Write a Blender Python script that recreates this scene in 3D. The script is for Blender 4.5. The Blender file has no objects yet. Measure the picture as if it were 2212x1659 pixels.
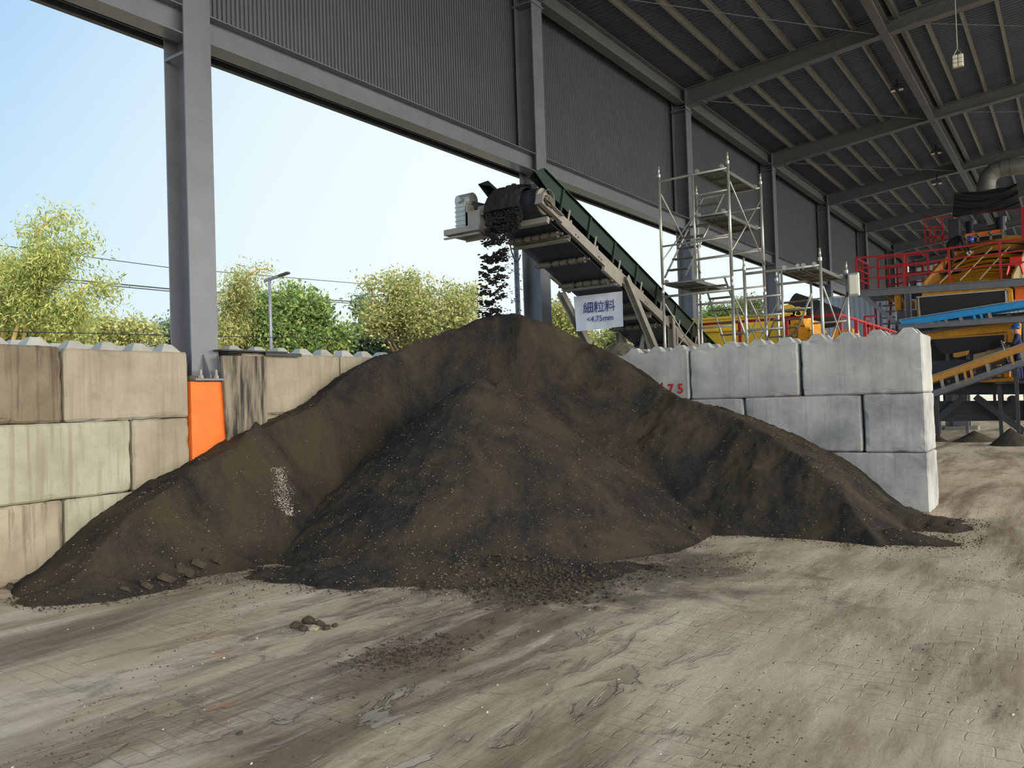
import bpy, math, random
import numpy as np
from mathutils import Vector, Matrix, noise
random.seed(7); np.random.seed(7)
C = bpy.context.scene.collection
R = math.radians

# ---------------------------------------------------------------- camera
FPX, YAW, PITCH, ROLL, CH = 1745.566, 0.61145, 0.021525, -0.033077, 1.6646
cy_, sy_, cp_, sp_ = math.cos(YAW), math.sin(YAW), math.cos(PITCH), math.sin(PITCH)
FW = Vector((-sy_*cp_, cy_*cp_, sp_)); RT = Vector((cy_, sy_, 0)); UP = RT.cross(FW)
cr_, sr_ = math.cos(ROLL), math.sin(ROLL)
RT, UP = cr_*RT + sr_*UP, -sr_*RT + cr_*UP
CP = Vector((0, 0, CH))
cam_d = bpy.data.cameras.new('camera'); cam = bpy.data.objects.new('camera', cam_d); C.objects.link(cam)
cam_d.sensor_fit = 'HORIZONTAL'; cam_d.sensor_width = 36.0; cam_d.lens = 36.0*FPX/2212
cam_d.clip_start = 0.05; cam_d.clip_end = 500
cam.matrix_world = Matrix((
    (RT.x, UP.x, -FW.x, CP.x), (RT.y, UP.y, -FW.y, CP.y), (RT.z, UP.z, -FW.z, CP.z), (0, 0, 0, 1)))
bpy.context.scene.camera = cam
def at(u, v, ax, val):
    """the point on the plane ax = val that the measured pixel (u, v) looks at"""
    d = FW + RT*((u-1106)/FPX) - UP*((v-829.5)/FPX)
    i = 'xyz'.index(ax)
    return CP + d*((val-CP[i])/d[i])
def atd(u, v, dep):
    d = FW + RT*((u-1106)/FPX) - UP*((v-829.5)/FPX)
    return CP + d*dep

# ---------------------------------------------------------------- world, sun, exposure
sc = bpy.context.scene
sc.view_settings.view_transform = 'Standard'; sc.view_settings.look = 'None'
sc.view_settings.gamma = 1; sc.view_settings.use_curve_mapping = False
sc.view_settings.exposure = 0.0
W = bpy.data.worlds.new('sky'); sc.world = W; W.use_nodes = True
nt = W.node_tree; nt.nodes.clear()
def wn(t, **k):
    n = nt.nodes.new(t)
    for a, b in k.items(): setattr(n, a, b)
    return n
out = wn('ShaderNodeOutputWorld'); bg = wn('ShaderNodeBackground')
tc = wn('ShaderNodeTexCoord')
def wdot(vec):
    n = wn('ShaderNodeVectorMath', operation='DOT_PRODUCT'); n.inputs[1].default_value = vec
    nt.links.new(tc.outputs['Generated'], n.inputs[0]); return n.outputs['Value']
def wmath(op, a, b=None, clamp=False):
    n = wn('ShaderNodeMath', operation=op, use_clamp=clamp)
    for i, x in enumerate((a, b)):
        if x is None: continue
        if isinstance(x, (int, float)): n.inputs[i].default_value = x
        else: nt.links.new(x, n.inputs[i])
    return n.outputs[0]
def wmr(x, a, b, c, d):
    n = wn('ShaderNodeMapRange', interpolation_type='SMOOTHSTEP'); nt.links.new(x, n.inputs[0])
    for i, q in enumerate((a, b, c, d)): n.inputs[i+1].default_value = q
    return n.outputs[0]
def wmix(f, a, b, bt='MIX'):
    n = wn('ShaderNodeMix', data_type='RGBA', blend_type=bt)
    if isinstance(f, (int, float)): n.inputs[0].default_value = f
    else: nt.links.new(f, n.inputs[0])
    for i, x in ((6, a), (7, b)):
        if isinstance(x, tuple): n.inputs[i].default_value = x+(1,)
        else: nt.links.new(x, n.inputs[i])
    return n.outputs[2]
# haze brightens towards the north-east horizon (hazy bright side), bluer overhead and to the left
GL = Vector((-0.33, 0.90, 0.12)).normalized()
glow = wmr(wdot(GL), 0.55, 0.97, 0.0, 1.0)
elev = wmr(wdot(Vector((0, 0, 1))), 0.0, 0.62, 0.0, 1.0)
base = wmix(elev, (0.62, 0.85, 0.97), (0.22, 0.51, 0.93))
base = wmix(glow, base, (0.90, 1.0, 1.0))
# hazy sun side, off to the right of and behind the camera
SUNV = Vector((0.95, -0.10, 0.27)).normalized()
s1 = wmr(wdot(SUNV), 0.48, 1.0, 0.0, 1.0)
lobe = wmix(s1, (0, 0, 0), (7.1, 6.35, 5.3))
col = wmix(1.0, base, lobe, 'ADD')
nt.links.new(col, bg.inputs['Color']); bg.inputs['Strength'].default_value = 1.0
nt.links.new(bg.outputs[0], out.inputs['Surface'])
sd = bpy.data.lights.new('sun', 'SUN'); sd.energy = 4.0; sd.angle = R(1.5); sd.color = (1.0, 0.90, 0.72)
so = bpy.data.objects.new('sun', sd); C.objects.link(so); so.location = (30, -20, 40)
so.rotation_euler = Vector((0.52, -0.22, 0.82)).to_track_quat('Z', 'Y').to_euler()

# ---------------------------------------------------------------- materials
def mat(name, col, rough=0.7, metal=0.0, noise_amt=0.0, scale=5.0, col2=None, bump=0.0, bscale=None, stretch=None, spec=None, detail=6, thr=None):
    m = bpy.data.materials.new(name); m.use_nodes = True
    n = m.node_tree; b = n.nodes['Principled BSDF']
    b.inputs['Roughness'].default_value = rough; b.inputs['Metallic'].default_value = metal
    b.inputs['Base Color'].default_value = (*col, 1)
    if spec is not None: b.inputs['Specular IOR Level'].default_value = spec
    tcn = n.nodes.new('ShaderNodeTexCoord'); mp = n.nodes.new('ShaderNodeMapping')
    n.links.new(tcn.outputs['Object'], mp.inputs[0])
    if stretch: mp.inputs['Scale'].default_value = stretch
    if noise_amt or col2:
        t = n.nodes.new('ShaderNodeTexNoise'); t.inputs['Scale'].default_value = scale; t.inputs['Detail'].default_value = detail
        t.inputs['Roughness'].default_value = 0.65
        n.links.new(mp.outputs[0], t.inputs['Vector'])
        r = n.nodes.new('ShaderNodeValToRGB'); n.links.new(t.outputs['Fac'], r.inputs[0])
        lo, hi = thr or (0.35, 0.68)
        r.color_ramp.elements[0].position = lo; r.color_ramp.elements[1].position = hi
        c2 = col2 or tuple(x*(1-noise_amt) for x in col)
        r.color_ramp.elements[0].color = (*c2, 1); r.color_ramp.elements[1].color = (*col, 1)
        n.links.new(r.outputs[0], b.inputs['Base Color'])
    if bump:
        t = n.nodes.new('ShaderNodeTexNoise'); t.inputs['Scale'].default_value = bscale or scale*6; t.inputs['Detail'].default_value = 8
        n.links.new(mp.outputs[0], t.inputs['Vector'])
        bp = n.nodes.new('ShaderNodeBump'); bp.inputs['Strength'].default_value = bump; bp.inputs['Distance'].default_value = 0.02
        n.links.new(t.outputs['Fac'], bp.inputs['Height']); n.links.new(bp.outputs[0], b.inputs['Normal'])
    return m
def srgb(r, g, b):
    f = lambda c: (c/255/12.92) if c/255 <= .04045 else ((c/255+.055)/1.055)**2.4
    return (f(r), f(g), f(b))
M = {}
M['steel'] = mat('grey_painted_steel', srgb(114, 117, 126), .36, .1, .18, 3, bump=.05, bscale=60)
M['steel_dark'] = mat('dark_grey_steel', srgb(92, 94, 99), .55, .1, .2, 3)
M['rafter'] = mat('rafter_grey_paint', srgb(104, 106, 110), .55, .1, .15, 2)
M['purlin'] = mat('galvanised_purlin', srgb(142, 143, 140), .5, .1, .2, 4)
M['sheet'] = mat('dark_wall_sheet', srgb(92, 95, 101), .5, .15, .1, 1.5)
M['roof'] = mat('roof_sheet', srgb(84, 94, 112), .5, .1, .15, 1.2)
M['duct'] = mat('duct_metal', srgb(120, 122, 122), .5, .3, .2, 3)
M['fall'] = mat('falling_dark_material', srgb(36, 33, 34), .95, 0, .3, 9)
M['galv'] = mat('galvanised_tube', srgb(188, 190, 184), .35, .55, .2, 12)
M['deckm'] = mat('perforated_deck', srgb(120, 122, 118), .5, .5, .3, 30)
M['conv'] = mat('conveyor_grey_paint', srgb(152, 149, 142), .5, .1, .25, 6, bump=.05)
M['green'] = mat('green_skirt_paint', srgb(30, 50, 40), .5, .1, .3, 5)
M['flange'] = mat('lit_green_flange', srgb(92, 122, 98), .45, .1, .25, 5)  # lighter copy of the skirt green; the folded edge's highlight is in the colour
M['rubber'] = mat('black_rubber', srgb(34, 36, 42), .6, 0, .3, 8)
M['beltm'] = mat('belt_underside', srgb(44, 48, 58), .55, 0, .3, 3, stretch=(10, .6, 1))
M['roller'] = mat('dirty_roller', srgb(112, 107, 96), .6, .2, .5, 14)
M['orange'] = mat('orange_painted_concrete', srgb(246, 122, 44), .6, 0, .22, 6, bump=.1, bscale=30)
M['red'] = mat('red_rail_paint', srgb(176, 40, 44), .45, .1, .2, 6)
M['yellow'] = mat('yellow_machine_paint', srgb(250, 212, 70), .4, .05, .1, 3)
M['amber'] = mat('amber_machine_paint', srgb(228, 160, 28), .45, .05, .3, 5)
M['ochre'] = mat('ochre_conveyor_paint', srgb(192, 140, 66), .5, .1, .2, 5)
M['blue'] = mat('blue_conveyor_paint', srgb(40, 150, 220), .45, .05, .12, 5)
M['white'] = mat('white_plastic', srgb(225, 228, 228), .4)
M['banner'] = mat('white_banner_cloth', srgb(214, 220, 232), .6, 0, .08, 4, bump=.08, bscale=6)
M['ink'] = mat('blue_ink', srgb(40, 36, 120), .6)
M['redink'] = mat('red_stencil_paint', srgb(190, 52, 62), .7, 0, .3, 60)
M['tarp'] = mat('black_shade_net', srgb(36, 38, 40), .8, 0, .3, 10)
M['navy'] = mat('navy_workwear', srgb(28, 40, 82), .8, 0, .3, 12)
M['black'] = mat('black_cloth', srgb(26, 26, 30), .8)
M['skin'] = mat('skin', srgb(190, 140, 115), .6)
M['helmet'] = mat('blue_helmet', srgb(28, 84, 190), .3)
M['lightsheet'] = mat('pale_blue_grey_sheet', srgb(196, 206, 220), .5, .1, .12, 2)
M['redplastic'] = mat('red_plastic', srgb(220, 40, 40), .35)
M['charcoal'] = mat('dark_machine_steel', srgb(64, 68, 74), .55, .2, .3, 5)
M['wood'] = mat('pale_plank', srgb(178, 158, 116), .8, 0, .3, 8, stretch=(1, 8, 1))
M['board'] = mat('black_stained_board', srgb(138, 130, 114), .85, 0, 0, 3, col2=srgb(46, 44, 42), stretch=(1, 5, .45), bump=.12, bscale=20, thr=(.40, .60), detail=10)
M['lamp'] = mat('lamp_glass', srgb(235, 232, 215), .2)
M['trunk'] = mat('bark', srgb(120, 100, 78), .9, 0, .4, 10)
M['culm'] = mat('bamboo_culm', srgb(200, 170, 100), .5, 0, .3, 6)

# ---------------------------------------------------------------- mesh helpers
class MB:
    def __init__(s): s.v = []; s.f = []; s.smooth = False
    def add(s, vs, fs):
        o = len(s.v); s.v += [tuple(v) for v in vs]; s.f += [tuple(i+o for i in f) for f in fs]; return s
    def box(s, c, d, rot=None):
        hx, hy, hz = d[0]/2, d[1]/2, d[2]/2
        vs = [Vector((x*hx, y*hy, z*hz)) for x in (-1, 1) for y in (-1, 1) for z in (-1, 1)]
        if rot is not None: vs = [rot @ v for v in vs]
        c = Vector(c)
        return s.add([v+c for v in vs], [(0, 1, 3, 2), (4, 6, 7, 5), (0, 4, 5, 1), (2, 3, 7, 6), (0, 2, 6, 4), (1, 5, 7, 3)])
    def boxp(s, a, b):
        a, b = Vector(a), Vector(b); return s.box((a+b)/2, [abs(b[i]-a[i]) for i in range(3)])
    def frame(s, a, b, up=(0, 0, 1)):
        a, b = Vector(a), Vector(b); d = (b-a).normalized(); up = Vector(up)
        if abs(d.dot(up)) > .98: up = Vector((0, 1, 0))
        r = d.cross(up).normalized(); u = r.cross(d); return a, b, d, r, u
    def sect(s, a, b, poly, up=(0, 0, 1)):
        """extrude the closed 2-D outline (right, up) from a to b"""
        a, b, d, r, u = s.frame(a, b, up); n = len(poly)
        vs = [a+r*x+u*y for x, y in poly]+[b+r*x+u*y for x, y in poly]
        fs = [(i, (i+1) % n, (i+1) % n+n, i+n) for i in range(n)]+[tuple(range(n))[::-1], tuple(range(n, 2*n))]
        return s.add(vs, fs)
    def bar(s, a, b, w, h, up=(0, 0, 1)):
        return s.sect(a, b, [(-w/2, -h/2), (w/2, -h/2), (w/2, h/2), (-w/2, h/2)], up)
    def ibeam(s, a, b, w, h, tf=.02, tw=.014, up=(0, 0, 1)):
        W2, H2, t = w/2, h/2, tw/2
        return s.sect(a, b, [(-W2, -H2), (W2, -H2), (W2, -H2+tf), (t, -H2+tf), (t, H2-tf), (W2, H2-tf), (W2, H2), (-W2, H2), (-W2, H2-tf), (-t, H2-tf), (-t, -H2+tf), (-W2, -H2+tf)], up)
    def channel(s, a, b, w, h, t=.012, up=(0, 0, 1)):
        return s.sect(a, b, [(0, -h/2), (w, -h/2), (w, -h/2+t), (t if w > 0 else -t, -h/2+t), (t if w > 0 else -t, h/2-t), (w, h/2-t), (w, h/2), (0, h/2)], up)
    def tube(s, pts, r, n=8, cap=True):
        pts = [Vector(p) for p in pts]; rs = r if isinstance(r, (list, tuple)) else [r]*len(pts)
        o = len(s.v); pu = None
        for i, p in enumerate(pts):
            d = (pts[min(i+1, len(pts)-1)]-pts[max(i-1, 0)]).normalized()
            if pu is None: pu = Vector((0, 0, 1)) if abs(d.z) < .9 else Vector((1, 0, 0))
            x = d.cross(pu).normalized(); y = x.cross(d).normalized(); pu = y
            for k in range(n):
                a = 2*math.pi*k/n; s.v.append(tuple(p+(x*math.cos(a)+y*math.sin(a))*rs[i]))
        for i in range(len(pts)-1):
            for k in range(n):
                s.f.append((o+i*n+k, o+i*n+(k+1) % n, o+(i+1)*n+(k+1) % n, o+(i+1)*n+k))
        if cap:
            s.f.append(tuple(o+k for k in range(n))[::-1]); s.f.append(tuple(o+(len(pts)-1)*n+k for k in range(n)))
        return s
    def plate(s, quad, t, nrm=None):
        q = [Vector(x) for x in quad]
        n = (q[1]-q[0]).cross(q[2]-q[0]).normalized() if nrm is None else Vector(nrm).normalized()
        k = len(q); vs = [x+n*t/2 for x in q]+[x-n*t/2 for x in q]
        return s.add(vs, [tuple(range(k)), tuple(range(k, 2*k))[::-1]]+[(i, i+k, (i+1) % k+k, (i+1) % k) for i in range(k)])
    def build(s, name, m, parent=None, smooth=None, bevel=0, loc=None):
        me = bpy.data.meshes.new(name); 
        vs = s.v
        if parent is not None:
            pl = WLOC.get(parent.name, Vector((0, 0, 0)))
            if pl.length_squared: vs = [(v[0]-pl.x, v[1]-pl.y, v[2]-pl.z) for v in vs]
        me.from_pydata(vs, [], s.f); me.validate(); me.update()
        o = bpy.data.objects.new(name, me); C.objects.link(o)
        if m is not None: me.materials.append(M[m] if isinstance(m, str) else m)
        if smooth or (smooth is None and s.smooth): me.polygons.foreach_set('use_smooth', [True]*len(me.polygons))
        if bevel:
            b = o.modifiers.new('bevel', 'BEVEL'); b.width = bevel; b.segments = 2; b.limit_method = 'ANGLE'; b.harden_normals = False
        if parent is not None: o.parent = parent; WLOC[o.name] = WLOC.get(parent.name, Vector((0, 0, 0)))
        return o
WLOC = {}
def tag(o, label, cat, group=None, kind=None):
    o['label'] = label; o['category'] = cat
    if group: o['group'] = group
    if kind: o['kind'] = kind
    return o
def thing(name, label, cat, loc=(0, 0, 0), group=None):
    o = bpy.data.objects.new(name, None); C.objects.link(o); o.location = loc; o.empty_display_size = .1
    WLOC[o.name] = Vector(loc); return tag(o, label, cat, group)
def struct(name, mb, m, label=None, **k):
    o = mb.build(name, m, **k); o['kind'] = 'structure'
    if label: o['label'] = label
    return o
def lerp(a, b, t): return Vector(a)*(1-t)+Vector(b)*t
# ---------------------------------------------------------------- ground
def ground_mat():
    m = bpy.data.materials.new('dusty_paver_floor'); m.use_nodes = True
    n = m.node_tree; L = n.links; b = n.nodes['Principled BSDF']
    tcn = n.nodes.new('ShaderNodeTexCoord')
    def mp(rot, sc_, loc=(0, 0, 0)):
        q = n.nodes.new('ShaderNodeMapping'); L.new(tcn.outputs['Object'], q.inputs[0])
        q.inputs['Rotation'].default_value = (0, 0, rot); q.inputs['Scale'].default_value = sc_; q.inputs['Location'].default_value = loc; return q.outputs[0]
    def nz(vec, s, d=6, r=.6, dist=0):
        q = n.nodes.new('ShaderNodeTexNoise'); q.inputs['Scale'].default_value = s; q.inputs['Detail'].default_value = d
        q.inputs['Roughness'].default_value = r; q.inputs['Distortion'].default_value = dist; L.new(vec, q.inputs['Vector']); return q.outputs['Fac']
    def ramp(x, a, c, ca=(0, 0, 0), cb=(1, 1, 1)):
        q = n.nodes.new('ShaderNodeValToRGB'); L.new(x, q.inputs[0])
        q.color_ramp.elements[0].position = a; q.color_ramp.elements[1].position = c
        q.color_ramp.elements[0].color = (*ca, 1); q.color_ramp.elements[1].color = (*cb, 1); return q.outputs[0]
    def mix(f, a, c, bt='MIX'):
        q = n.nodes.new('ShaderNodeMix'); q.data_type = 'RGBA'; q.blend_type = bt
        if isinstance(f, float): q.inputs[0].default_value = f
        else: L.new(f, q.inputs[0])
        for i, x in ((6, a), (7, c)):
            if isinstance(x, tuple): q.inputs[i].default_value = (*x, 1)
            else: L.new(x, q.inputs[i])
        return q.outputs[2]
    def ma(op, a, c=None):
        q = n.nodes.new('ShaderNodeMath'); q.operation = op
        for i, x in enumerate((a, c)):
            if x is None: continue
            if isinstance(x, (int, float)): q.inputs[i].default_value = x
            else: L.new(x, q.inputs[i])
        return q.outputs[0]
    flat = mp(0, (1, 1, 1))
    # drag direction of the loader tracks: runs from the near right towards the far left
    trk = mp(R(-25), (1.0, .16, 1))
    trk2 = mp(R(-25), (2.0, .75, 1), (3.3, 1.2, 0))
    xr = mp(R(60), (1.0, .22, 1))
    base = mix(ramp(nz(flat, .55, 5), .35, .65), srgb(150, 134, 108), srgb(190, 177, 152))
    base = mix(ramp(nz(xr, 2.2, 8, .7), .42, .62), base, srgb(202, 192, 172))
    dirt = ramp(nz(trk, .75, 9, .68, .4), .50, .60)
    base = mix(ma('MULTIPLY', dirt, .85), base, srgb(104, 88, 68))
    dirt2 = ramp(nz(flat, 1.7, 10, .72, .6), .56, .68)
    base = mix(ma('MULTIPLY', dirt2, .55), base, srgb(92, 80, 66))
    speck = ramp(nz(flat, 60, 3), .62, .72)
    base = mix(ma('MULTIPLY', speck, .35), base, srgb(80, 72, 60))
    pale = ramp(nz(trk, 2.6, 8, .7, .3), .60, .70)
    base = mix(ma('MULTIPLY', pale, .5), base, srgb(214, 208, 196))
    # dark fines tracked out around the foot of the pile
    sp0 = n.nodes.new('ShaderNodeSeparateXYZ'); L.new(flat, sp0.inputs[0])
    ex = ma('MULTIPLY', ma('ADD', sp0.outputs['X'], 4.6), .36); ey = ma('MULTIPLY', ma('SUBTRACT', sp0.outputs['Y'], 6.9), .50)
    ed = ma('ADD', ma('MULTIPLY', ex, ex), ma('MULTIPLY', ey, ey))
    en = ma('ADD', ma('SUBTRACT', 1.0, ed), ma('MULTIPLY', ma('SUBTRACT', nz(flat, 1.8, 9, .7, .5), .5), 3.2))
    base = mix(ma('MULTIPLY', ramp(en, -.15, .75), .8), base, srgb(82, 74, 62))
    # pavers
    bv = n.nodes.new('ShaderNodeVectorMath'); bv.operation = 'ADD'
    q = n.nodes.new('ShaderNodeTexNoise'); q.inputs['Scale'].default_value = 3; q.inputs['Detail'].default_value = 4; L.new(flat, q.inputs['Vector'])
    s_ = n.nodes.new('ShaderNodeVectorMath'); s_.operation = 'SCALE'; s_.inputs['Scale'].default_value = .10; L.new(q.outputs['Color'], s_.inputs[0])
    L.new(flat, bv.inputs[0]); L.new(s_.outputs[0], bv.inputs[1])
    br = n.nodes.new('ShaderNodeTexBrick'); L.new(bv.outputs[0], br.inputs['Vector'])
    br.inputs['Scale'].default_value = 1; br.inputs['Brick Width'].default_value = .225; br.inputs['Row Height'].default_value = .1125
    br.inputs['Mortar Size'].default_value = .006; br.inputs['Mortar Smooth'].default_value = .6
    jm = ma('MULTIPLY', br.outputs['Fac'], ramp(nz(flat, 1.1, 4), .42, .60))
    base = mix(ma('MULTIPLY', jm, .24), base, srgb(92, 84, 72))
    # puddles, left of centre
    sep = n.nodes.new('ShaderNodeSeparateXYZ'); L.new(flat, sep.inputs[0])
    dx = ma('ADD', sep.outputs['X'], 3.9); dy = ma('SUBTRACT', sep.outputs['Y'], 4.0)
    rr = ma('ADD', ma('MULTIPLY', ma('MULTIPLY', dx, dx), .16), ma('MULTIPLY', ma('MULTIPLY', dy, dy), .16))
    near = ma('SUBTRACT', 1.0, rr)
    pud = ma('MULTIPLY', ramp(nz(trk2, 1.9, 6, .6, .8), .565, .59), ramp(near, 0.0, .45))
    wet = ma('MULTIPLY', ramp(nz(trk2, 1.9, 6, .6, .8), .50, .57), ramp(near, 0.0, .45))
    base = mix(ma('MULTIPLY', wet, .35), base, srgb(88, 78, 66))
    L.new(base, b.inputs['Base Color'])
    ro = n.nodes.new('ShaderNodeMapRange'); L.new(pud, ro.inputs[0]); ro.inputs[3].default_value = .85; ro.inputs[4].default_value = .22
    L.new(ro.outputs[0], b.inputs['Roughness'])
    h = ma('ADD', ma('MULTIPLY', nz(flat, 14, 10, .75), .8), ma('MULTIPLY', nz(trk, 4, 8, .7), .9))
    h = ma('SUBTRACT', h, ma('MULTIPLY', jm, .35))
    h = ma('MULTIPLY', h, ma('SUBTRACT', 1.0, pud))
    bp = n.nodes.new('ShaderNodeBump'); bp.inputs['Strength'].default_value = .8; bp.inputs['Distance'].default_value = .04
    L.new(h, bp.inputs['Height']); L.new(bp.outputs[0], b.inputs['Normal'])
    return m
M['ground'] = ground_mat()
# near field with real relief, far field flat
g = MB(); nx, ny = 150, 150
X0, X1, Y0_, Y1_ = -8.66, 5.0, -2.0, 13.0
def gz(x, y):
    e = min(1, max(0, (x-X0)/.6, 0), max(0, (X1-x)/.6), max(0, (y-Y0_)/.6), max(0, (Y1_-y)/.6))
    return e*(.022*noise.noise(Vector((x*.5, y*.9, 0)))+.014*noise.noise(Vector((x*2.1, y*2.6, 3)))-.012)
vs = [(X0+(X1-X0)*i/nx, Y0_+(Y1_-Y0_)*j/ny, 0) for j in range(ny+1) for i in range(nx+1)]
vs = [(x, y, gz(x, y)) for x, y, z in vs]
fs = [(j*(nx+1)+i, j*(nx+1)+i+1, (j+1)*(nx+1)+i+1, (j+1)*(nx+1)+i) for j in range(ny) for i in range(nx)]
g.add(vs, fs)
a = 160
for x0, y0, x1, y1 in ((-a, -a, X0, a), (X1, -a, a, a), (X0, -a, X1, Y0_), (X0, Y1_, X1, a)):
    g.add([(x0, y0, 0), (x1, y0, 0), (x1, y1, 0), (x0, y1, 0)], [(0, 1, 2, 3)])
g.smooth = True
struct('floor', g, 'ground', 'dusty paved yard floor with wet tyre tracks and dark dirt')

# ---------------------------------------------------------------- steel hall
AC, YC, SP, CW, CD = 8.72, 5.746, 7.81, .37, .43      # inner flange plane x=-AC, first column, spacing
def rz(x): return 10.30+.082*(x+AC)      # rafter top
def rb(x): return 9.80+.082*(x+AC)+max(0, min(1, (x+AC)/6))*.14 # rafter underside
NB = 8
colname = ['on the orange footing beside the left concrete blocks', 'behind the discharge head of the conveyor', 'behind the left posts of the tall scaffold tower',
           'between the two scaffold towers', 'to the left of the pale corrugated partition', 'behind the red platform railing', 'far down the hall beyond the red railing', 'at the far end of the hall']
for n in range(-1, NB):
    y = YC+n*SP; yc = y+CW/2
    mb = MB()
    z0 = 2.06 if n in (0,) else 0.0
    mb.ibeam((-AC-CD/2, yc, z0), (-AC-CD/2, yc, rz(-AC)), CW, CD, .022, .014, up=(1, 0, 0))
    c = struct('column', mb, 'steel', 'grey steel I-section column ' + (colname[n] if n >= 0 else 'outside the frame to the left'))
    # haunch cap plates under the lintel
    k = MB()
    k.boxp((-AC-CD, y, 6.02), (-AC-.02, y+.02, 6.06)); 
    k.box((-AC-CD/2, yc, rb(-AC)-.1), (CD+.06, CW+.08, .03)); k.build('cap_plate', 'steel', c)
    # rafter
    XR = 14.0; xs = [-AC-CD/2, -AC+.1, -4, 0, 4.5, 9, XR]
    r_ = MB()
    for x0, x1 in zip(xs[:-1], xs[1:]):
        zt0, zt1, zb0, zb1 = rz(x0), rz(x1), rb(x0), rb(x1)
        hw = .13
        for (za0, za1, zc0, zc1, w) in ((zt0, zt1, zt0-.02, zt1-.02, hw), (zb0+.02, zb1+.02, zb0, zb1, hw), (zt0-.02, zt1-.02, zb0+.02, zb1+.02, .008)):
            r_.add([(x0, yc-w, za0), (x1, yc-w, za1), (x1, yc+w, za1), (x0, yc+w, za0), (x0, yc-w, zc0), (x1, yc-w, zc1), (x1, yc+w, zc1), (x0, yc+w, zc0)],
                   [(0, 1, 2, 3), (7, 6, 5, 4), (0, 4, 5, 1), (3, 2, 6, 7), (0, 3, 7, 4), (1, 5, 6, 2)])
    for x in np.arange(-AC+1.4, XR-.2, 2.31):
        for s_ in (-1, 1): pass
    rf = struct('beam', r_, 'rafter', 'sloping grey steel roof rafter, number of bays from the front: %d' % n if False else 'sloping grey roof rafter rising from the column ' + (colname[n] if n >= 0 else 'outside the frame'))
    # gusset clamps where the bracing meets the rafter
    gm = MB()
    for x in (-8.3, -3.65, -2.9):
        gm.box((x, yc, rb(x)+.0), (.16, .34, .02))
    gm.build('gusset', 'rafter', rf)
# right hand columns of the hall, outside the view, hold the roof
for n in (0, 2, 4, 6):
    mb = MB(); yc = YC+n*SP+CW/2; mb.ibeam((13.8, yc, 0), (13.8, yc, rb(13.8)), CW, CD, .022, .014, up=(1, 0, 0))
    struct('column', mb, 'steel', 'grey steel column on the open right side of the hall')
YS, YE = -4.5, YC+(NB-1)*SP+1
# purlins
px = -8.1; k = 0
while px < 14:
    mb = MB(); mb.channel((px, YS, rz(px)+.1), (px, YE, rz(px)+.1), .065, .18, .006)
    struct('purlin', mb, 'purlin'); px += .755
# longitudinal ties
for (x, dz, h) in ((-3.55, -.02, .32), (4.4, -.02, .32)):
    mb = MB(); mb.ibeam((x, YS, rz(x)-.25), (x, YE, rz(x)-.25), .2, h)
    mb.box((x+.26, (YS+YE)/2, rz(x)+.06), (.1, YE-YS, .24)); struct('beam', mb, 'rafter', 'long grey roof tie beam running down the hall')
mb = MB(); mb.ibeam((-AC-.16, YS, rz(-AC)-.22), (-AC-.16, YE, rz(-AC)-.22), .26, .40); struct('beam', mb, 'rafter', 'grey eaves beam running down the left side of the hall')
# roof sheet (trapezoid corrugation running down the slope)
def corrugated(p0, along, up_, length, height, pitch, depth, nrm, nseg=1):
    p0, along, up_, nrm = Vector(p0), Vector(along), Vector(up_), Vector(nrm)
    mb = MB(); prof = [(0, 0), (.42, 0), (.52, 1), (.90, 1)]
    n = int(length/pitch); row = []
    for i in range(n+1):
        for (a, d) in prof:
            t = (i+a)*pitch
            if t > length: break
            row.append(p0+along*t+nrm*(d*depth))
    vs = row+[p+up_*height for p in row]+[p+nrm*.006 for p in row]+[p+up_*height+nrm*.006 for p in row]; k = len(row)
    mb.add(vs, [(i, i+1, i+1+k, i+k) for i in range(k-1)]+[(i+2*k, i+3*k, i+1+3*k, i+1+2*k) for i in range(k-1)])
    return mb
sl = Vector((1, 0, .082)).normalized()
mb = corrugated((-9.5, YS, rz(-9.5)+.20), (0, 1, 0), sl, YE-YS, 24.0, .17, .035, (0, 0, 1))
struct('roof', mb, 'roof', 'dark corrugated roof sheeting seen from below')
# cross bracing rods under the roof
for n in range(0, NB-1):
    ya, yb = YC+n*SP+CW/2, YC+(n+1)*SP+CW/2
    for (xa, xb) in ((-8.3, -3.65), (-3.65, -8.3), (-2.9, 4.0), (4.0, -2.9)):
        mb = MB(); mb.tube([(xa, ya, rb(xa)+.05), (xb, yb, rb(xb)+.05)], .009, 6); struct('brace', mb, 'rafter')
# lintel beam and cladding above the opening
for n in range(-1, NB-1):
    ya, yb = YC+n*SP+CW, YC+(n+1)*SP
    mb = MB(); mb.ibeam((-AC-.15, ya-.1, 6.44), (-AC-.15, yb+.1, 6.44), .28, .36, .014, .01)
    struct('lintel', mb, 'steel', 'grey steel lintel over the opening ' + ['left of the first column', 'between the first and second columns', 'between the second and third columns', 'between the third and fourth columns', 'past the fourth column', 'past the fifth column', 'past the sixth column', 'at the far end'][n+1])
    mb = corrugated((-9.24, ya-.37, 6.36), (0, 1, 0), (0, 0, 1), yb-ya+.38, rz(-9.2)-6.24, .072, .026, (-1, 0, 0))
    struct('wall_left', mb, 'sheet', 'dark corrugated wall sheeting above the opening ' + ['left of the first column', 'between the first and second columns', 'between the second and third columns', 'between the third and fourth columns', 'past the fourth column', 'past the fifth column', 'past the sixth column', 'at the far end'][n+1])
mb = MB()
mb.boxp((-9.38, YS, 6.30), (-9.30, YE, 6.40)); mb.boxp((-9.38, YS, 6.38), (-9.18, YE, 6.395)); mb.bar((-9.20, YS, 6.36), (-9.20, YE, 6.36), .03, .05)
struct('trim_1', mb, 'charcoal', 'dark metal edge trim along the bottom of the wall sheeting')
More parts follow.
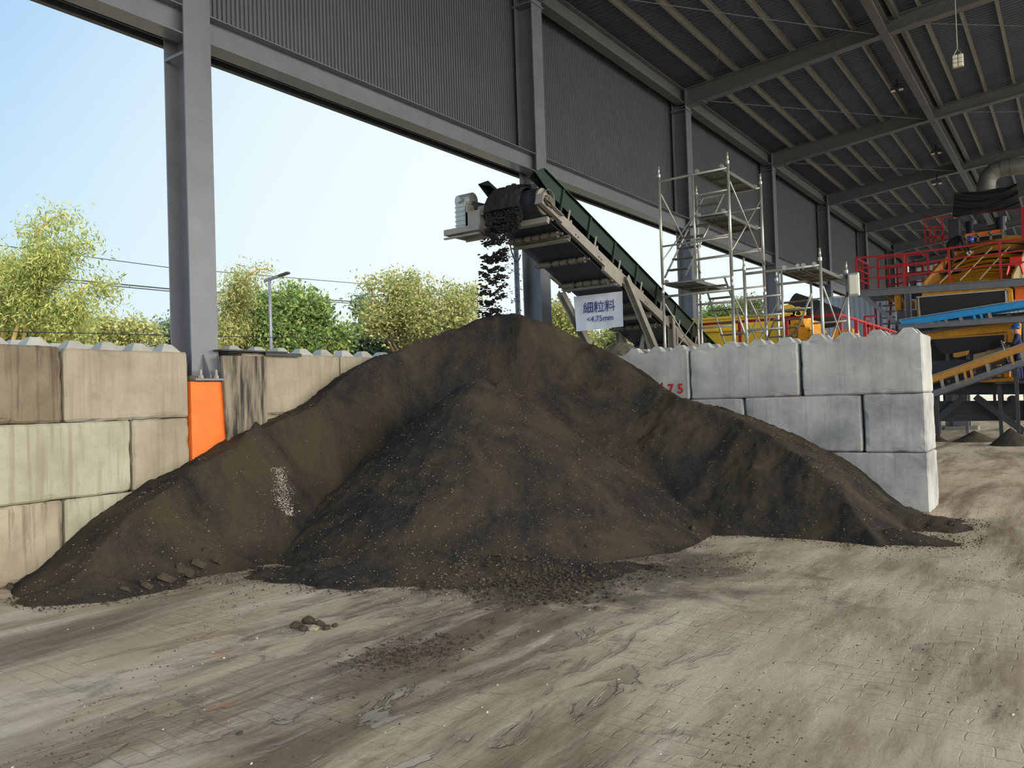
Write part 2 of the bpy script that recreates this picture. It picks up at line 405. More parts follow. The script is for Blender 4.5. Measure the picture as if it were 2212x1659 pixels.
# downpipe by the second column
p = at(1114, 520, 'x', -9.7)
mb = MB(); mb.tube([(-9.7, p.y, 0), (-9.7, p.y, 6.3)], .055, 12); mb.smooth = True
tag(mb.build('downpipe', 'steel'), 'thin grey downpipe standing outside, left of the column behind the conveyor', 'pipe')

# base plate, stiffeners and anchor bolts of the first column
yc = YC+CW/2
cb = [o for o in C.objects if o.name == 'column.001'][0]
mb = MB(); mb.box((-AC-.16, yc, 2.05), (.60, .46, .025)); mb.build('base_plate', 'steel', cb)
for dy in (-.03, .17):
    mb = MB(); y = yc+dy
    mb.plate([(-AC-.02, y, 2.06), (-AC+.15, y, 2.06), (-AC+.15, y, 2.10), (-AC+.01, y, 2.36), (-AC-.02, y, 2.36)], .014); mb.build('stiffener', 'steel', cb)
for dy in (-.12, .09):
    mb = MB(); y = yc+dy
    mb.tube([(-AC+.08, y, 2.06), (-AC+.08, y, 2.10)], .034, 6); mb.tube([(-AC+.08, y, 2.10), (-AC+.08, y, 2.17)], .02, 8); mb.build('anchor_bolt', 'conv', cb)

# ---------------------------------------------------------------- concrete
def conc(name, c1, c2, seedo=0, stain=None, streak=.3):
    m = bpy.data.materials.new(name); m.use_nodes = True; n = m.node_tree; L = n.links; b = n.nodes['Principled BSDF']
    b.inputs['Roughness'].default_value = .85
    g_ = n.nodes.new('ShaderNodeNewGeometry')
    def mp(s):
        q = n.nodes.new('ShaderNodeMapping'); L.new(g_.outputs['Position'], q.inputs[0]); q.inputs['Scale'].default_value = s; q.inputs['Location'].default_value = (seedo*3.1, seedo*1.7, seedo); return q.outputs[0]
    def nz(v, s, d=8, r=.65):
        q = n.nodes.new('ShaderNodeTexNoise'); q.inputs['Scale'].default_value = s; q.inputs['Detail'].default_value = d; q.inputs['Roughness'].default_value = r; L.new(v, q.inputs['Vector']); return q.outputs['Fac']
    def ramp(x, a, c):
        q = n.nodes.new('ShaderNodeMapRange'); L.new(x, q.inputs[0]); q.inputs[1].default_value = a; q.inputs[2].default_value = c; q.clamp = True; return q.outputs[0]
    def mix(f, a, c):
        q = n.nodes.new('ShaderNodeMix'); q.data_type = 'RGBA'; L.new(f, q.inputs[0])
        for i, x in ((6, a), (7, c)):
            if isinstance(x, tuple): q.inputs[i].default_value = (*x, 1)
            else: L.new(x, q.inputs[i])
        return q.outputs[2]
    def mul(x, k):
        q = n.nodes.new('ShaderNodeMath'); q.operation = 'MULTIPLY'; L.new(x, q.inputs[0]); q.inputs[1].default_value = k; return q.outputs[0]
    c = mix(ramp(nz(mp((1, 1, 1)), 1.6), .35, .65), c2, c1)
    st = ramp(nz(mp((9, 9, .55)), 1.6, 6, .6), .50, .66)
    c = mix(mul(st, streak), c, stain or tuple(x*.55 for x in c2))
    c = mix(mul(ramp(nz(mp((1, 1, 1)), 5.5, 9, .7), .60, .70), .35), c, tuple(x*.6 for x in c2))
    c = mix(mul(ramp(nz(mp((1, 1, 1)), 26, 4), .66, .74), .5), c, tuple(x*.5 for x in c2))
    c = mix(mul(ramp(nz(mp((1, 1, 1)), 4.2, 9, .75), .63, .70), .45), c, tuple(min(1, x*1.25) for x in c1))
    L.new(c, b.inputs['Base Color'])
    bp = n.nodes.new('ShaderNodeBump'); bp.inputs['Strength'].default_value = .35; bp.inputs['Distance'].default_value = .012
    L.new(nz(mp((1, 1, 1)), 22, 9, .7), bp.inputs['Height']); L.new(bp.outputs[0], b.inputs['Normal'])
    return m
CT = conc('tan_concrete', srgb(164, 156, 138), srgb(140, 132, 114), 1)
CTD = conc('dark_streaked_concrete', srgb(134, 122, 104), srgb(104, 92, 76), 2, stain=srgb(58, 50, 40), streak=.75)
CTP = conc('pale_greenish_concrete', srgb(170, 168, 150), srgb(150, 147, 128), 3, stain=srgb(120, 112, 90), streak=.5)
CTS = conc('stained_buff_concrete', srgb(166, 158, 138), srgb(136, 127, 108), 4, stain=srgb(84, 74, 58), streak=.7)
CG = conc('cool_grey_concrete', srgb(192, 194, 190), srgb(156, 158, 157), 5, streak=.22)
CG2 = conc('mottled_grey_concrete', srgb(186, 188, 184), srgb(138, 140, 142), 6, streak=.3)
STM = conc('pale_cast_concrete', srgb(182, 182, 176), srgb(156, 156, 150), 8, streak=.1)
def block(name, x0, x1, y0, y1, z0, z1, m, label, group, studs=None, tilt=0, jit=0.0):
    """cast concrete block with chamfered edges; studs on its top as parts"""
    cx, cyy = (x0+x1)/2, (y0+y1)/2
    dx, dy, dz = x1-x0-.012, y1-y0-.012, z1-z0-.006
    c = .022; nn = 10
    mb = MB()
    # chamfered box, subdivided edges so corners can be chipped
    import bmesh
    bm = bmesh.new(); bmesh.ops.create_cube(bm, size=1)
    for v in bm.verts: v.co = Vector((v.co.x*dx, v.co.y*dy, v.co.z*dz))
    bmesh.ops.bevel(bm, geom=list(bm.edges), offset=c, segments=1, profile=.5, affect='EDGES')
    bmesh.ops.subdivide_edges(bm, edges=[e for e in bm.edges if e.calc_length() > .2], cuts=14, use_grid_fill=True)
    rs = random.Random(name+label)
    off = Vector((rs.random()*50, rs.random()*50, rs.random()*50))
    for v in bm.verts:
        n_ = v.co.normalized()
        edge = sum(abs(abs(v.co[i])-(dx, dy, dz)[i]/2) < c*1.3 for i in range(3))
        k = noise.noise(v.co*7+off)
        if edge >= 2: v.co -= Vector((math.copysign(1, v.co.x)*(abs(abs(v.co.x)-dx/2) < c*1.3), math.copysign(1, v.co.y)*(abs(abs(v.co.y)-dy/2) < c*1.3), math.copysign(1, v.co.z)*(abs(abs(v.co.z)-dz/2) < c*1.3)))*max(0, k)*.022
        else: v.co += n_*noise.noise(v.co*2.2+off)*.004
    me = bpy.data.meshes.new(name); bm.to_mesh(me); bm.free(); me.materials.append(m)
    o = bpy.data.objects.new(name, me); C.objects.link(o); o.location = (cx, cyy, (z0+z1)/2); o.rotation_euler.z = tilt
    WLOC[o.name] = Vector(o.location)
    tag(o, label, 'concrete block', group)
    if studs:
        axis, offs = studs
        for t in offs:
            for w in (-.2, .2):
                sx, sy = (cx+w, t) if axis == 'y' else (t, cyy+w)
                s = MB(); a_, b_, h = .125, .05, .095
                if axis == 'y': pass
                zt = (z1)-.004
                s.add([(sx-a_, sy-a_, zt), (sx+a_, sy-a_, zt), (sx+a_, sy+a_, zt), (sx-a_, sy+a_, zt), (sx-b_, sy-b_, zt+h), (sx+b_, sy-b_, zt+h), (sx+b_, sy+b_, zt+h), (sx-b_, sy+b_, zt+h)],
                      [(0, 1, 5, 4), (1, 2, 6, 5), (2, 3, 7, 6), (3, 0, 4, 7), (4, 5, 6, 7), (3, 2, 1, 0)])
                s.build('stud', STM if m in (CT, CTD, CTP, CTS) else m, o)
    return o
XL, XLb, YR, YRb, BH = -8.65, -9.43, 11.92, 12.72, .8
GLW = 'concrete blocks of the left retaining wall'; GRW = 'concrete blocks of the right retaining wall'
def st4(a, b_): n = max(1, round((b_-a)/.4)); return [a+(b_-a)*(i+.5)/n for i in range(n)]
block('concrete_block', XLb, XL, 2.61, 4.20, 1.6, 2.4, CTD, 'dark water-streaked concrete block at the top left corner of the left wall', GLW, ('y', st4(2.61, 4.20)))
block('concrete_block', XLb, XL, 4.215, 5.66, 1.6, 2.38, CT, 'tan concrete block with a curved scratch, top row, left of the steel column', GLW, ('y', st4(4.215, 5.66)))
block('concrete_block', XLb, XL, 3.33, 4.935, .8, 1.6, CTP, 'pale long concrete block in the middle row of the left wall at the frame edge', GLW)
block('concrete_block', XLb, XL, 4.945, 5.66, .8, 1.6, CT, 'short tan concrete block in the middle row touching the orange footing', GLW)
block('concrete_block', XLb, XL, 2.59, 4.185, 0, .8, CTS, 'stained concrete block in the bottom row of the left wall at the frame edge', GLW)
block('concrete_block', XLb, XL, 4.20, 5.66, 0, .8, CTP, 'bottom-row concrete block of the left wall half buried by the dark pile', GLW)
block('concrete_block', XLb, XL, 6.18, 7.78, .8, 1.6, CT, 'middle-row concrete block right of the orange footing, buried behind the dark pile', GLW)
block('concrete_block', XLb, XL, 6.42, 8.08, 1.6, 2.4, CT, 'top-row concrete block right of the dark stained board, its foot buried by the pile', GLW, ('y', st4(6.2, 8.08)))
block('concrete_block', XLb, XL, 8.09, 9.7, 1.6, 2.4, CT, 'last visible concrete block of the left wall, only its top above the pile', GLW, ('y', st4(8.09, 9.7)))
# right wall
block('concrete_block', -3.265, -1.675, YR, YRb, 1.6, 2.4, CG, 'large grey concrete block at the free right end of the top row', GRW, ('x', st4(-3.265, -1.675)))
block('concrete_block', -4.97, -3.30, YR, YRb, 1.6, 2.385, CG, 'grey top-row concrete block between the free end block and the numbered block', GRW, ('x', st4(-4.97, -3.30)))
block('concrete_block', -6.58, -4.98, YR, YRb, 1.6, 2.38, CG, 'grey concrete block with red painted number below the conveyor', GRW, ('x', st4(-6.58, -4.98)[1:]))
block('concrete_block', -8.2, -6.59, YR, YRb, 1.6, 2.37, CG, 'grey concrete block under the rubble heap, almost hidden behind the pile', GRW)
block('concrete_block', -2.46, -1.67, YR, YRb, .8, 1.6, CG2, 'short mottled grey concrete block at the right end of the middle row', GRW)
block('concrete_block', -4.12, -2.475, YR, YRb, .8, 1.6, CG2, 'long grey concrete block in the middle row of the right wall', GRW)
block('concrete_block', -5.73, -4.13, YR, YRb, .8, 1.6, CG, 'middle-row concrete block of the right wall, mostly buried by the pile', GRW)
block('concrete_block', -3.26, -1.66, YR-.01, YRb, 0, .8, CG2, 'grey concrete block in the bottom row at the free right end of the wall', GRW)

# orange footing under the first column
mb = MB(); mb.boxp((-9.30, 5.675, 0), (-8.64, 6.165, 2.03))
tag(mb.build('column_footing', 'orange', bevel=.012), 'orange painted concrete footing carrying the steel column between the left wall blocks', 'footing')
# crumbs of dirt beside the base plate
mb = MB(); rs = random.Random(3)
for i in range(70):
    x, y = -8.70+rs.uniform(-.05, .05), 5.71+abs(rs.gauss(0, .09)); mb.box((x, y, 2.04+rs.random()*.05*max(0, 1-(y-5.71)/.25)), (.03, .035, .022), Matrix.Rotation(rs.random()*6, 3, 'Z') @ Matrix.Rotation(rs.random()*2, 3, 'X'))
tag(mb.build('dirt_crumbs', 'trunk'), 'small heap of brown dirt crumbs on top of the orange footing', 'dirt', kind='stuff')

# stained board and its dark top plate
mb = MB(); q = [at(478, 768, 'x', -8.60), at(573, 770, 'x', -8.60), at(577, 960, 'x', -8.60), at(492, 980, 'x', -8.60)]
mb.plate(q, .05, (1, 0, 0))
bd = tag(mb.build('stained_board', 'board', bevel=.006), 'upright board stained black and grey, right of the orange footing', 'board')
mb = MB(); a, b_ = at(476, 768, 'x', -8.58), at(618, 771, 'x', -8.60); zt = 2.412
mb.boxp((-9.2, a.y, zt-.008), (-8.56, b_.y, zt+.010))
mb.boxp((-8.60, at(573, 772, 'x', -8.6).y, zt-.05), (-8.585, at(650, 772, 'x', -8.6).y, zt-.008))
tag(mb.build('metal_rail', 'charcoal'), 'thin dark metal plate and slotted rail on top of the stained board', 'rail')
# red number on the block
def text(s, size, m, loc, rx, parent=None, name='lettering', ext=.002, align='CENTER', space=1.0, xs=1):
    cu = bpy.data.curves.new(name, 'FONT'); cu.body = s; cu.size = size; cu.extrude = ext; cu.align_x = align; cu.align_y = 'CENTER'; cu.space_character = space
    cu.materials.append(M[m]); o = bpy.data.objects.new(name, cu); C.objects.link(o)
    if parent is not None: o.parent = parent; loc = Vector(loc)-WLOC.get(parent.name, Vector((0, 0, 0)))
    o.location = loc; o.rotation_euler = rx; o.scale = (xs, 1, 1); return o
blk = [o for o in C.objects if o.get('label', '').startswith('grey concrete block with red painted number')][0]
dg = []
for ch, u, v in (('4', 1428, 838), ('.', 1439, 852), ('7', 1449, 841), ('5', 1470, 840.5)):
    p = at(u, v, 'y', 11.92)
    text(ch, .20, 'redink', (p.x, YR+.0055 if False else YR-.001, p.z), (R(90), 0, 0), blk, 'painted_digit', .0015)

# ---------------------------------------------------------------- the dark aggregate pile
def sstep(t): t = max(0.0, min(1.0, t)); return t*t*(3-2*t)
RP = [(0, 0), (.25, .04), (1.0, .36), (1.86, .68), (2.36, .93), (2.95, 1.36), (3.81, 1.70), (4.4, 1.94), (5.05, 2.27), (5.45, 2.50), (5.9, 2.88), (6.2, 3.08), (6.8, 3.5), (9, 5)]
def prof(r):
    for (a, za), (b_, zb) in zip(RP[:-1], RP[1:]):
        if r <= b_: return za+(zb-za)*(r-a)/(b_-a)
    return 5
AX, AY, AZ = -7.33, 10.38, 3.06
FOOT = [(-7.55, 3.2, 0.0), (-7.42, 4.0, 0.0), (-7.38, 5.0, 0.0), (-7.25, 6.1, .0), (-7.40, 7.0, .25), (-7.70, 8.0, .95), (-7.62, 9.0, 1.65), (-6.95, 9.60, 1.85), (-6.1, 9.75, 1.25), (-5.3, 9.7, .65), (-4.5, 9.5, .2), (-3.65, 9.38, .02), (-2.6, 9.36, 0), (-1.6, 9.20, 0.0), (0.0, 9.1, 0)]
def bowl(x, y):
    """signed distance to the foot line of the cut face (positive = into the pile) and the foot height there"""
    best = None
    for (ax, ay, az), (bx, by, bz) in zip(FOOT[:-1], FOOT[1:]):
        ex, ey = bx-ax, by-ay; L2 = ex*ex+ey*ey
        t = max(0, min(1, ((x-ax)*ex+(y-ay)*ey)/L2))
        qx, qy = ax+ex*t, ay+ey*t; d = math.hypot(x-qx, y-qy)
        if best is None or d < best[0]:
            s = (ex*(y-ay)-ey*(x-ax)); best = (d, 1 if s > 0 else -1, az+(bz-az)*t)
    return best[0]*best[1], best[2]
# smoothed lookup of the cut distance so the scarp has no hard creases
_gx0, _gy0, _gs = -9.2, 2.4, .06; _nx, _ny = int(9.2/_gs), int(10.4/_gs)
_D = np.zeros((_ny, _nx)); _B = np.zeros((_ny, _nx))
for _j in range(_ny):
    for _i in range(_nx): _D[_j, _i], _B[_j, _i] = bowl(_gx0+_i*_gs, _gy0+_j*_gs)
def _blur(A, s):
    k = np.exp(-.5*(np.arange(-3*s, 3*s+1)/s)**2); k /= k.sum()
    P_ = np.pad(A, ((3*s, 3*s), (3*s, 3*s)), mode='edge')
    P_ = np.apply_along_axis(lambda v: np.convolve(v, k, 'valid'), 0, P_); return np.apply_along_axis(lambda v: np.convolve(v, k, 'valid'), 1, P_)
_D = _blur(_D, 3); _B = _blur(_B, 4)
def bowl_s(x, y):
    fx = min(max((x-_gx0)/_gs, 0), _nx-1.001); fy = min(max((y-_gy0)/_gs, 0), _ny-1.001); i, j = int(fx), int(fy); a, b_ = fx-i, fy-j
    g_ = lambda A: (A[j, i]*(1-a)+A[j, i+1]*a)*(1-b_)+(A[j+1, i]*(1-a)+A[j+1, i+1]*a)*b_
    return float(g_(_D)), float(g_(_B))
CX, CY, CZ = -6.62, 8.62, 2.07
def fbm(x, y, z=0, o=4, s=1.0):
    r = 0; a = 1
    for i in range(o): r += a*noise.noise(Vector((x*s, y*s, z))); s *= 2.07; a *= .5
    return r
def mound(x, y, cx, cy, a, b_, ang, h):
    c, s = math.cos(ang), math.sin(ang); dx, dy = x-cx, y-cy
    u, v = (dx*c+dy*s)/a, (-dx*s+dy*c)/b_; r = math.sqrt(u*u+v*v)*(1+.35*fbm(x, y, 21, 4, 2.0))
    return h*(1-r)
def height(x, y):
    th = math.atan2(y-AY, x-AX); r = math.hypot(x-AX, y-AY)
    # original heap
    rr = r*(1+.03*noise.noise(Vector((math.cos(th)*2, math.sin(th)*2, 0))))*(1+.10*max(0, math.cos(th+.15))**2-.12*max(0, math.cos(th+1.95))**2)
    z = AZ-prof(rr)+.035*fbm(x, y, 1, 3, 1.3)
    # long tail towards the free end of the right wall and along the left wall
    z -= .24*math.exp(-((x+5.25)/.75)**2-((y-11.5)/.9)**2)
    d, bz = bowl_s(x, y)
    gully = .07*abs(noise.noise(Vector((th*5.5, r*.25, 2))))+.05*abs(noise.noise(Vector((th*14, r*.4, 5))))
    dd = d+.16*fbm(x, y, 7, 3, .9)
    if dd > 0:
        w_ = max(0, min(1, (x+6.95)/.5)); w2_ = sstep((x+5.6)/1.4); st = 1.05+.45*sstep((y-6.4)/1.4)*(1-w_)-.19*w_*sstep((y-6.4)/1.4)+.12*w2_
        zs = bz+dd*st*((.88+.5*min(dd, .8))*(1-w_)+w_)-gully*min(1, dd*2)*.8
        z = min(z, zs)
    else:
        z = min(z, bz+dd*.62)
    # spilled cone in the middle
    r2 = math.hypot(x-CX, y-CY); t2 = math.atan2(y-CY, x-CX)
    f = 1+.05*noise.noise(Vector((math.cos(t2)*1.6, math.sin(t2)*1.6, 9)))
    z2 = CZ-.735*math.sqrt(r2*r2*f*f+.012)+.018*noise.noise(Vector((t2*9, r2*.5, 3)))*min(1, r2)+.03*max(0, r2-1.6)**2
    # little shoulder right of the top
    z2 = max(z2, CZ-.12-.72*math.hypot(x-CX-.28, y-CY-.16)) 
    z = max(z, z2)
    # pointed remnant on the left shoulder
    z = max(z, 1.54-1.35*math.hypot((x+8.28)*1.1, (y-6.32)*.75)) if x > XL else z
    # low skirts along the front
    z = max(z, mound(x, y, -5.62, 6.05, 1.55, .62, R(28), .26), mound(x, y, -4.55, 6.45, 1.25, .42, R(38), .15),
            mound(x, y, -7.60, 3.95, .70, .36, R(60), .17) if y < 5 else -1, mound(x, y, -2.1, 10.9, .95, .55, R(20), .30), mound(x, y, -1.75, 9.75, .6, .33, R(10), .12))
    fade = min(1, max(0, z)*6)
    z += fade*(.026*fbm(x, y, 11, 4, 3.2)+.016*fbm(x, y, 4, 3, 11)+.014*abs(fbm(x, y, 5, 2, 22)))
    return z
def pile_mesh(name, x0, x1, y0, y1, step, fn, m, base=-.06):
    nx, ny = int((x1-x0)/step), int((y1-y0)/step)
    hs = {}; mb = MB(); idx = {}
    Z = [[fn(x0+(x1-x0)*i/nx, y0+(y1-y0)*j/ny) for i in range(nx+1)] for j in range(ny+1)]
    def vid(i, j):
        if (i, j) not in idx:
            idx[(i, j)] = len(mb.v); mb.v.append((x0+(x1-x0)*i/nx, y0+(y1-y0)*j/ny, max(Z[j][i], base)))
        return idx[(i, j)]
    for j in range(ny):
        for i in range(nx):
            if max(Z[j][i], Z[j+1][i], Z[j][i+1], Z[j+1][i+1]) > base:
                mb.f.append((vid(i, j), vid(i+1, j), vid(i+1, j+1), vid(i, j+1)))
    mb.smooth = True
    return mb.build(name, m)
def pile_mat():
    m = bpy.data.materials.new('dark_fine_aggregate'); m.use_nodes = True; n = m.node_tree; L = n.links; b = n.nodes['Principled BSDF']
    b.inputs['Roughness'].default_value = .95; b.inputs['Specular IOR Level'].default_value = .15
    g_ = n.nodes.new('ShaderNodeNewGeometry')
    def mp(s, rot=(0, 0, 0)):
        q = n.nodes.new('ShaderNodeMapping'); L.new(g_.outputs['Position'], q.inputs[0]); q.inputs['Scale'].default_value = s; q.inputs['Rotation'].default_value = rot; return q.outputs[0]
    def nz(v, s, d=8, r=.65, di=0):
        q = n.nodes.new('ShaderNodeTexNoise'); q.inputs['Scale'].default_value = s; q.inputs['Detail'].default_value = d; q.inputs['Roughness'].default_value = r; q.inputs['Distortion'].default_value = di; L.new(v, q.inputs['Vector']); return q.outputs['Fac']
    def ramp(x, a, c):
        q = n.nodes.new('ShaderNodeMapRange'); L.new(x, q.inputs[0]); q.inputs[1].default_value = a; q.inputs[2].default_value = c; q.clamp = True; return q.outputs[0]
    def mix(f, a, c):
        q = n.nodes.new('ShaderNodeMix'); q.data_type = 'RGBA'; L.new(f, q.inputs[0])
        for i, x in ((6, a), (7, c)):
            if isinstance(x, tuple): q.inputs[i].default_value = (*x, 1)
            else: L.new(x, q.inputs[i])
        return q.outputs[2]
    c = mix(ramp(nz(mp((1, 1, .45)), 1.1, 10, .68, .5), .43, .62), srgb(54, 54, 57), srgb(96, 86, 70))
    c = mix(ramp(nz(mp((1, 1, .5)), 2.3, 8, .65), .50, .68), c, srgb(80, 74, 63))
    c = mix(ramp(nz(mp((1, 1, 1)), 85, 4, .8), .54, .70), c, srgb(128, 118, 98))
    c = mix(ramp(nz(mp((1, 1, 1)), 45, 5, .8), .72, .76), c, srgb(170, 164, 150))
    L.new(c, b.inputs['Base Color'])
    bp = n.nodes.new('ShaderNodeBump'); bp.inputs['Strength'].default_value = 1.0; bp.inputs['Distance'].default_value = .05
    L.new(nz(mp((1, 1, 1)), 24, 12, .88), bp.inputs['Height']); L.new(bp.outputs[0], b.inputs['Normal'])
    return m
M['pile'] = pile_mat()
o = pile_mesh('aggregate_pile', XL+.005, -.9, 3.0, YR-.005, .026, height, 'pile')
tag(o, 'huge pile of dark fine aggregate heaped in the corner between the concrete walls', 'pile')
# light trickle of pale gravel on the left slope
def clod(name, p, r, m, seed, flat=.7, parent=None):
    rs = random.Random(seed); mb = MB()
    import bmesh
    bm = bmesh.new(); bmesh.ops.create_icosphere(bm, subdivisions=2, radius=1)
    off = Vector((rs.random()*40, rs.random()*40, rs.random()*40))
    rot = Matrix.Rotation(rs.random()*6.3, 3, 'Z')
    s = (1, rs.uniform(.6, .95), flat)
    for v in bm.verts:
        k = 1+.38*noise.noise(v.co*1.3+off)+.15*noise.noise(v.co*4+off)
        v.co = rot @ Vector((v.co.x*s[0]*k*r, v.co.y*s[1]*k*r, v.co.z*s[2]*k*r))
    me = bpy.data.meshes.new(name); bm.to_mesh(me); bm.free(); me.materials.append(M[m] if isinstance(m, str) else m)
    o = bpy.data.objects.new(name, me); C.objects.link(o); o.location = p
    if parent: o.parent = parent
    return o
M['clod'] = mat('dark_clod', srgb(72, 62, 48), .95, 0, .35, 14, bump=.6, bscale=30)
M['stone'] = mat('tan_stone', srgb(150, 140, 120), .9, 0, .3, 10, bump=.4, bscale=30)
M['pebble'] = mat('pale_pebble', srgb(196, 190, 176), .85, 0, .3, 3)
def scatter(name, pts, rmin, rmax, m, label, cat, seed):
    rs = random.Random(seed); mb = MB()
    ico = [(0, 0, 1), (.894, 0, .447), (.276, .851, .447), (-.724, .526, .447), (-.724, -.526, .447), (.276, -.851, .447), (.724, .526, -.447), (-.276, .851, -.447), (-.894, 0, -.447), (-.276, -.851, -.447), (.724, -.526, -.447), (0, 0, -1)]
    fc = [(0, 1, 2), (0, 2, 3), (0, 3, 4), (0, 4, 5), (0, 5, 1), (1, 6, 2), (2, 7, 3), (3, 8, 4), (4, 9, 5), (5, 10, 1), (2, 6, 7), (3, 7, 8), (4, 8, 9), (5, 9, 10), (1, 10, 6), (6, 11, 7), (7, 11, 8), (8, 11, 9), (9, 11, 10), (10, 11, 6)]
    for (x, y, z) in pts:
        r = rmin+(rmax-rmin)*rs.random()**2.5; sx, sy, sz = r*rs.uniform(.6, 1.5), r*rs.uniform(.6, 1.2), r*rs.uniform(.4, .8); a = rs.random()*6.3; c, s = math.cos(a), math.sin(a)
        vs = []
        for q in ico:
            k = rs.uniform(.75, 1.2); X, Y, Zz = q[0]*sx*k, q[1]*sy*k, q[2]*sz*k
            vs.append((x+X*c-Y*s, y+X*s+Y*c, z+Zz+sz*.3))
        mb.add(vs, fc)
    return tag(mb.build(name, m), label, cat, kind='stuff')
def surf(x, y):
    h = height(x, y) if y > 3 and x > XL and x < -.9 and y < YR else -1
    return max(gz(x, y), h)
rs = random.Random(11)
# pebbles over the near floor, denser along the tyre tracks
pts = []
while len(pts) < 5200:
    x, y = rs.uniform(-7.5, 3.5), rs.uniform(1.4, 10.5)
    w = noise.noise(Vector(((x*math.cos(.44)+y*math.sin(.44))*1.2, (y*math.cos(.44)-x*math.sin(.44))*.3, 4)))
    if w > rs.uniform(.0, .6) and height(x, y) < .02: pts.append((x, y, gz(x, y)))
scatter('floor_crumbs', pts, .002, .008, 'clod', 'small dark crumbs strewn over the dusty floor along the tyre tracks', 'gravel', 1)
pts = []
while len(pts) < 420:
    x, y = rs.uniform(-7, 3), rs.uniform(1.4, 9)
    if height(x, y) < .02: pts.append((x, y, gz(x, y)))
scatter('pale_chips', pts, .003, .011, 'pebble', 'scattered small pale chips lying on the floor', 'gravel', 2)
pts = []
for i in range(900):
    t = rs.random(); u, v = 598+30*math.sin(t*3)*rs.random()+rs.gauss(0, 6)+max(0, t-.7)*90, 1010+t*105
    # drop on the pile surface along the sight line
    d = FW + RT*((u-1106)/FPX) - UP*((v-829.5)/FPX); s = 6.0
    while s < 14:
        p = CP+d*s
        if height(p.x, p.y) > p.z: break
        s += .006
    if s < 14: pts.append((p.x, p.y, height(p.x, p.y)))
scatter('gravel_streak', pts, .003, .009, 'pebble', 'pale gravel streak running down the left face of the dark pile', 'gravel', 3)
# coarse grains on the pile
pts = []
while len(pts) < 9000:
    x, y = rs.uniform(-8.4, -1.2), rs.uniform(3.4, 11.5); h = height(x, y)
    if h > .01: pts.append((x, y, h))
M['grain'] = mat('pale_brown_grain', srgb(128, 117, 98), .95, 0, .4, 3)
scatter('coarse_grains', pts, .003, .012, 'grain', 'coarse dark grains lying on the surface of the pile', 'gravel', 4)
pts = []
while len(pts) < 5000:
    x, y = rs.uniform(-8.3, -.9), rs.uniform(3.3, 11.6); h = height(x, y)
    if -.16 < h < .03 and rs.random() < 1-abs(h)/.16: pts.append((x, y, max(0, gz(x, y))))
scatter('foot_grains', pts, .003, .013, 'clod', 'dark grains strewn along the foot of the big pile', 'gravel', 9)
# rubble at the foot of the spilled cone
pts = []
while len(pts) < 1500:
    a = rs.gauss(0, 1); u, v = 1165+a*75, 1262+rs.gauss(0, 19)+abs(a)*3
    p = at(u, v, 'z', 0); pts.append((p.x, p.y, surf(p.x, p.y)))
scatter('loose_rubble', pts, .004, .028, 'clod', 'loose dark rubble in front of the central cone', 'rubble', 5)
pts = []
for i in range(500):
    u, v = 960+rs.gauss(0, 60), 1268+rs.gauss(0, 22); p = at(u, v+8, 'z', 0); pts.append((p.x, p.y, surf(p.x, p.y)))
scatter('pale_rubble', pts, .003, .011, 'stone', 'pale grit in front of the low dark mound', 'gravel', 6)
pts = []
for i in range(800):
    u, v = 880+rs.gauss(0, 70), 1410+rs.gauss(0, 16)-(0)*.1; v -= (u-880)*.18; p = at(u, v, 'z', 0); pts.append((p.x, p.y, gz(p.x, p.y)))
scatter('dark_grit_patch', pts, .003, .016, 'clod', 'patch of dark grit on the floor to the right of the small stone heap', 'gravel', 7)
# individually visible clods and stones
def drop(u, v):
    d = FW + RT*((u-1106)/FPX) - UP*((v-829.5)/FPX); s = 3.0
    while s < 15:
        p = CP+d*s
        if surf(p.x, p.y) > p.z: return Vector((p.x, p.y, surf(p.x, p.y)))
        s += .01
    return at(u, v, 'z', 0)
def lump(u, v, rpx, label, m='clod', group=None, flat=.6, nm='clod', cat='clod'):
    p = drop(u, v); dep = (p-CP).dot(FW); r = rpx*dep/FPX; z = surf(p.x, p.y)
    o = clod(nm, (p.x, p.y, z+r*flat*.55), r, m, int(u*7+v), flat); return tag(o, label, cat, group)
for (u, v, r_, lab) in ((640, 1356, 14, 'brown clod at the left edge of the small stone heap'), (668, 1347, 15, 'brown clod at the back of the small stone heap'), (690, 1352, 12, 'rounded clod in the middle of the small stone heap'),
                        (655, 1362, 11, 'low clod at the front left of the small stone heap'), (705, 1360, 10, 'small clod at the right of the small stone heap'), (724, 1354, 8, 'brown stone lying apart, right of the small stone heap')):
    lump(u, v, r_, lab, 'clod', 'clods of the small stone heap', .65)
lump(678, 1362, 12, 'pale squarish stone at the front of the small stone heap', 'stone', 'stones of the small stone heap', .6, 'stone', 'stone')
lump(645, 1349, 8, 'small pale stone on the left of the small stone heap', 'stone', 'stones of the small stone heap', .6, 'stone', 'stone')
lump(672, 1344, 7, 'small pale stone on top of the small stone heap', 'stone', 'stones of the small stone heap', .6, 'stone', 'stone')
lump(22, 1272, 13, 'brown clod at the foot of the left wall near the frame edge')
lump(965, 1377, 9, 'dark clod at the right end of the dark grit patch')
lump(518, 1588, 8, 'dark brown clod on the near floor, left of centre')
lump(1496, 1146, 9, 'dark clod where the cone meets the cut face', flat=.8)
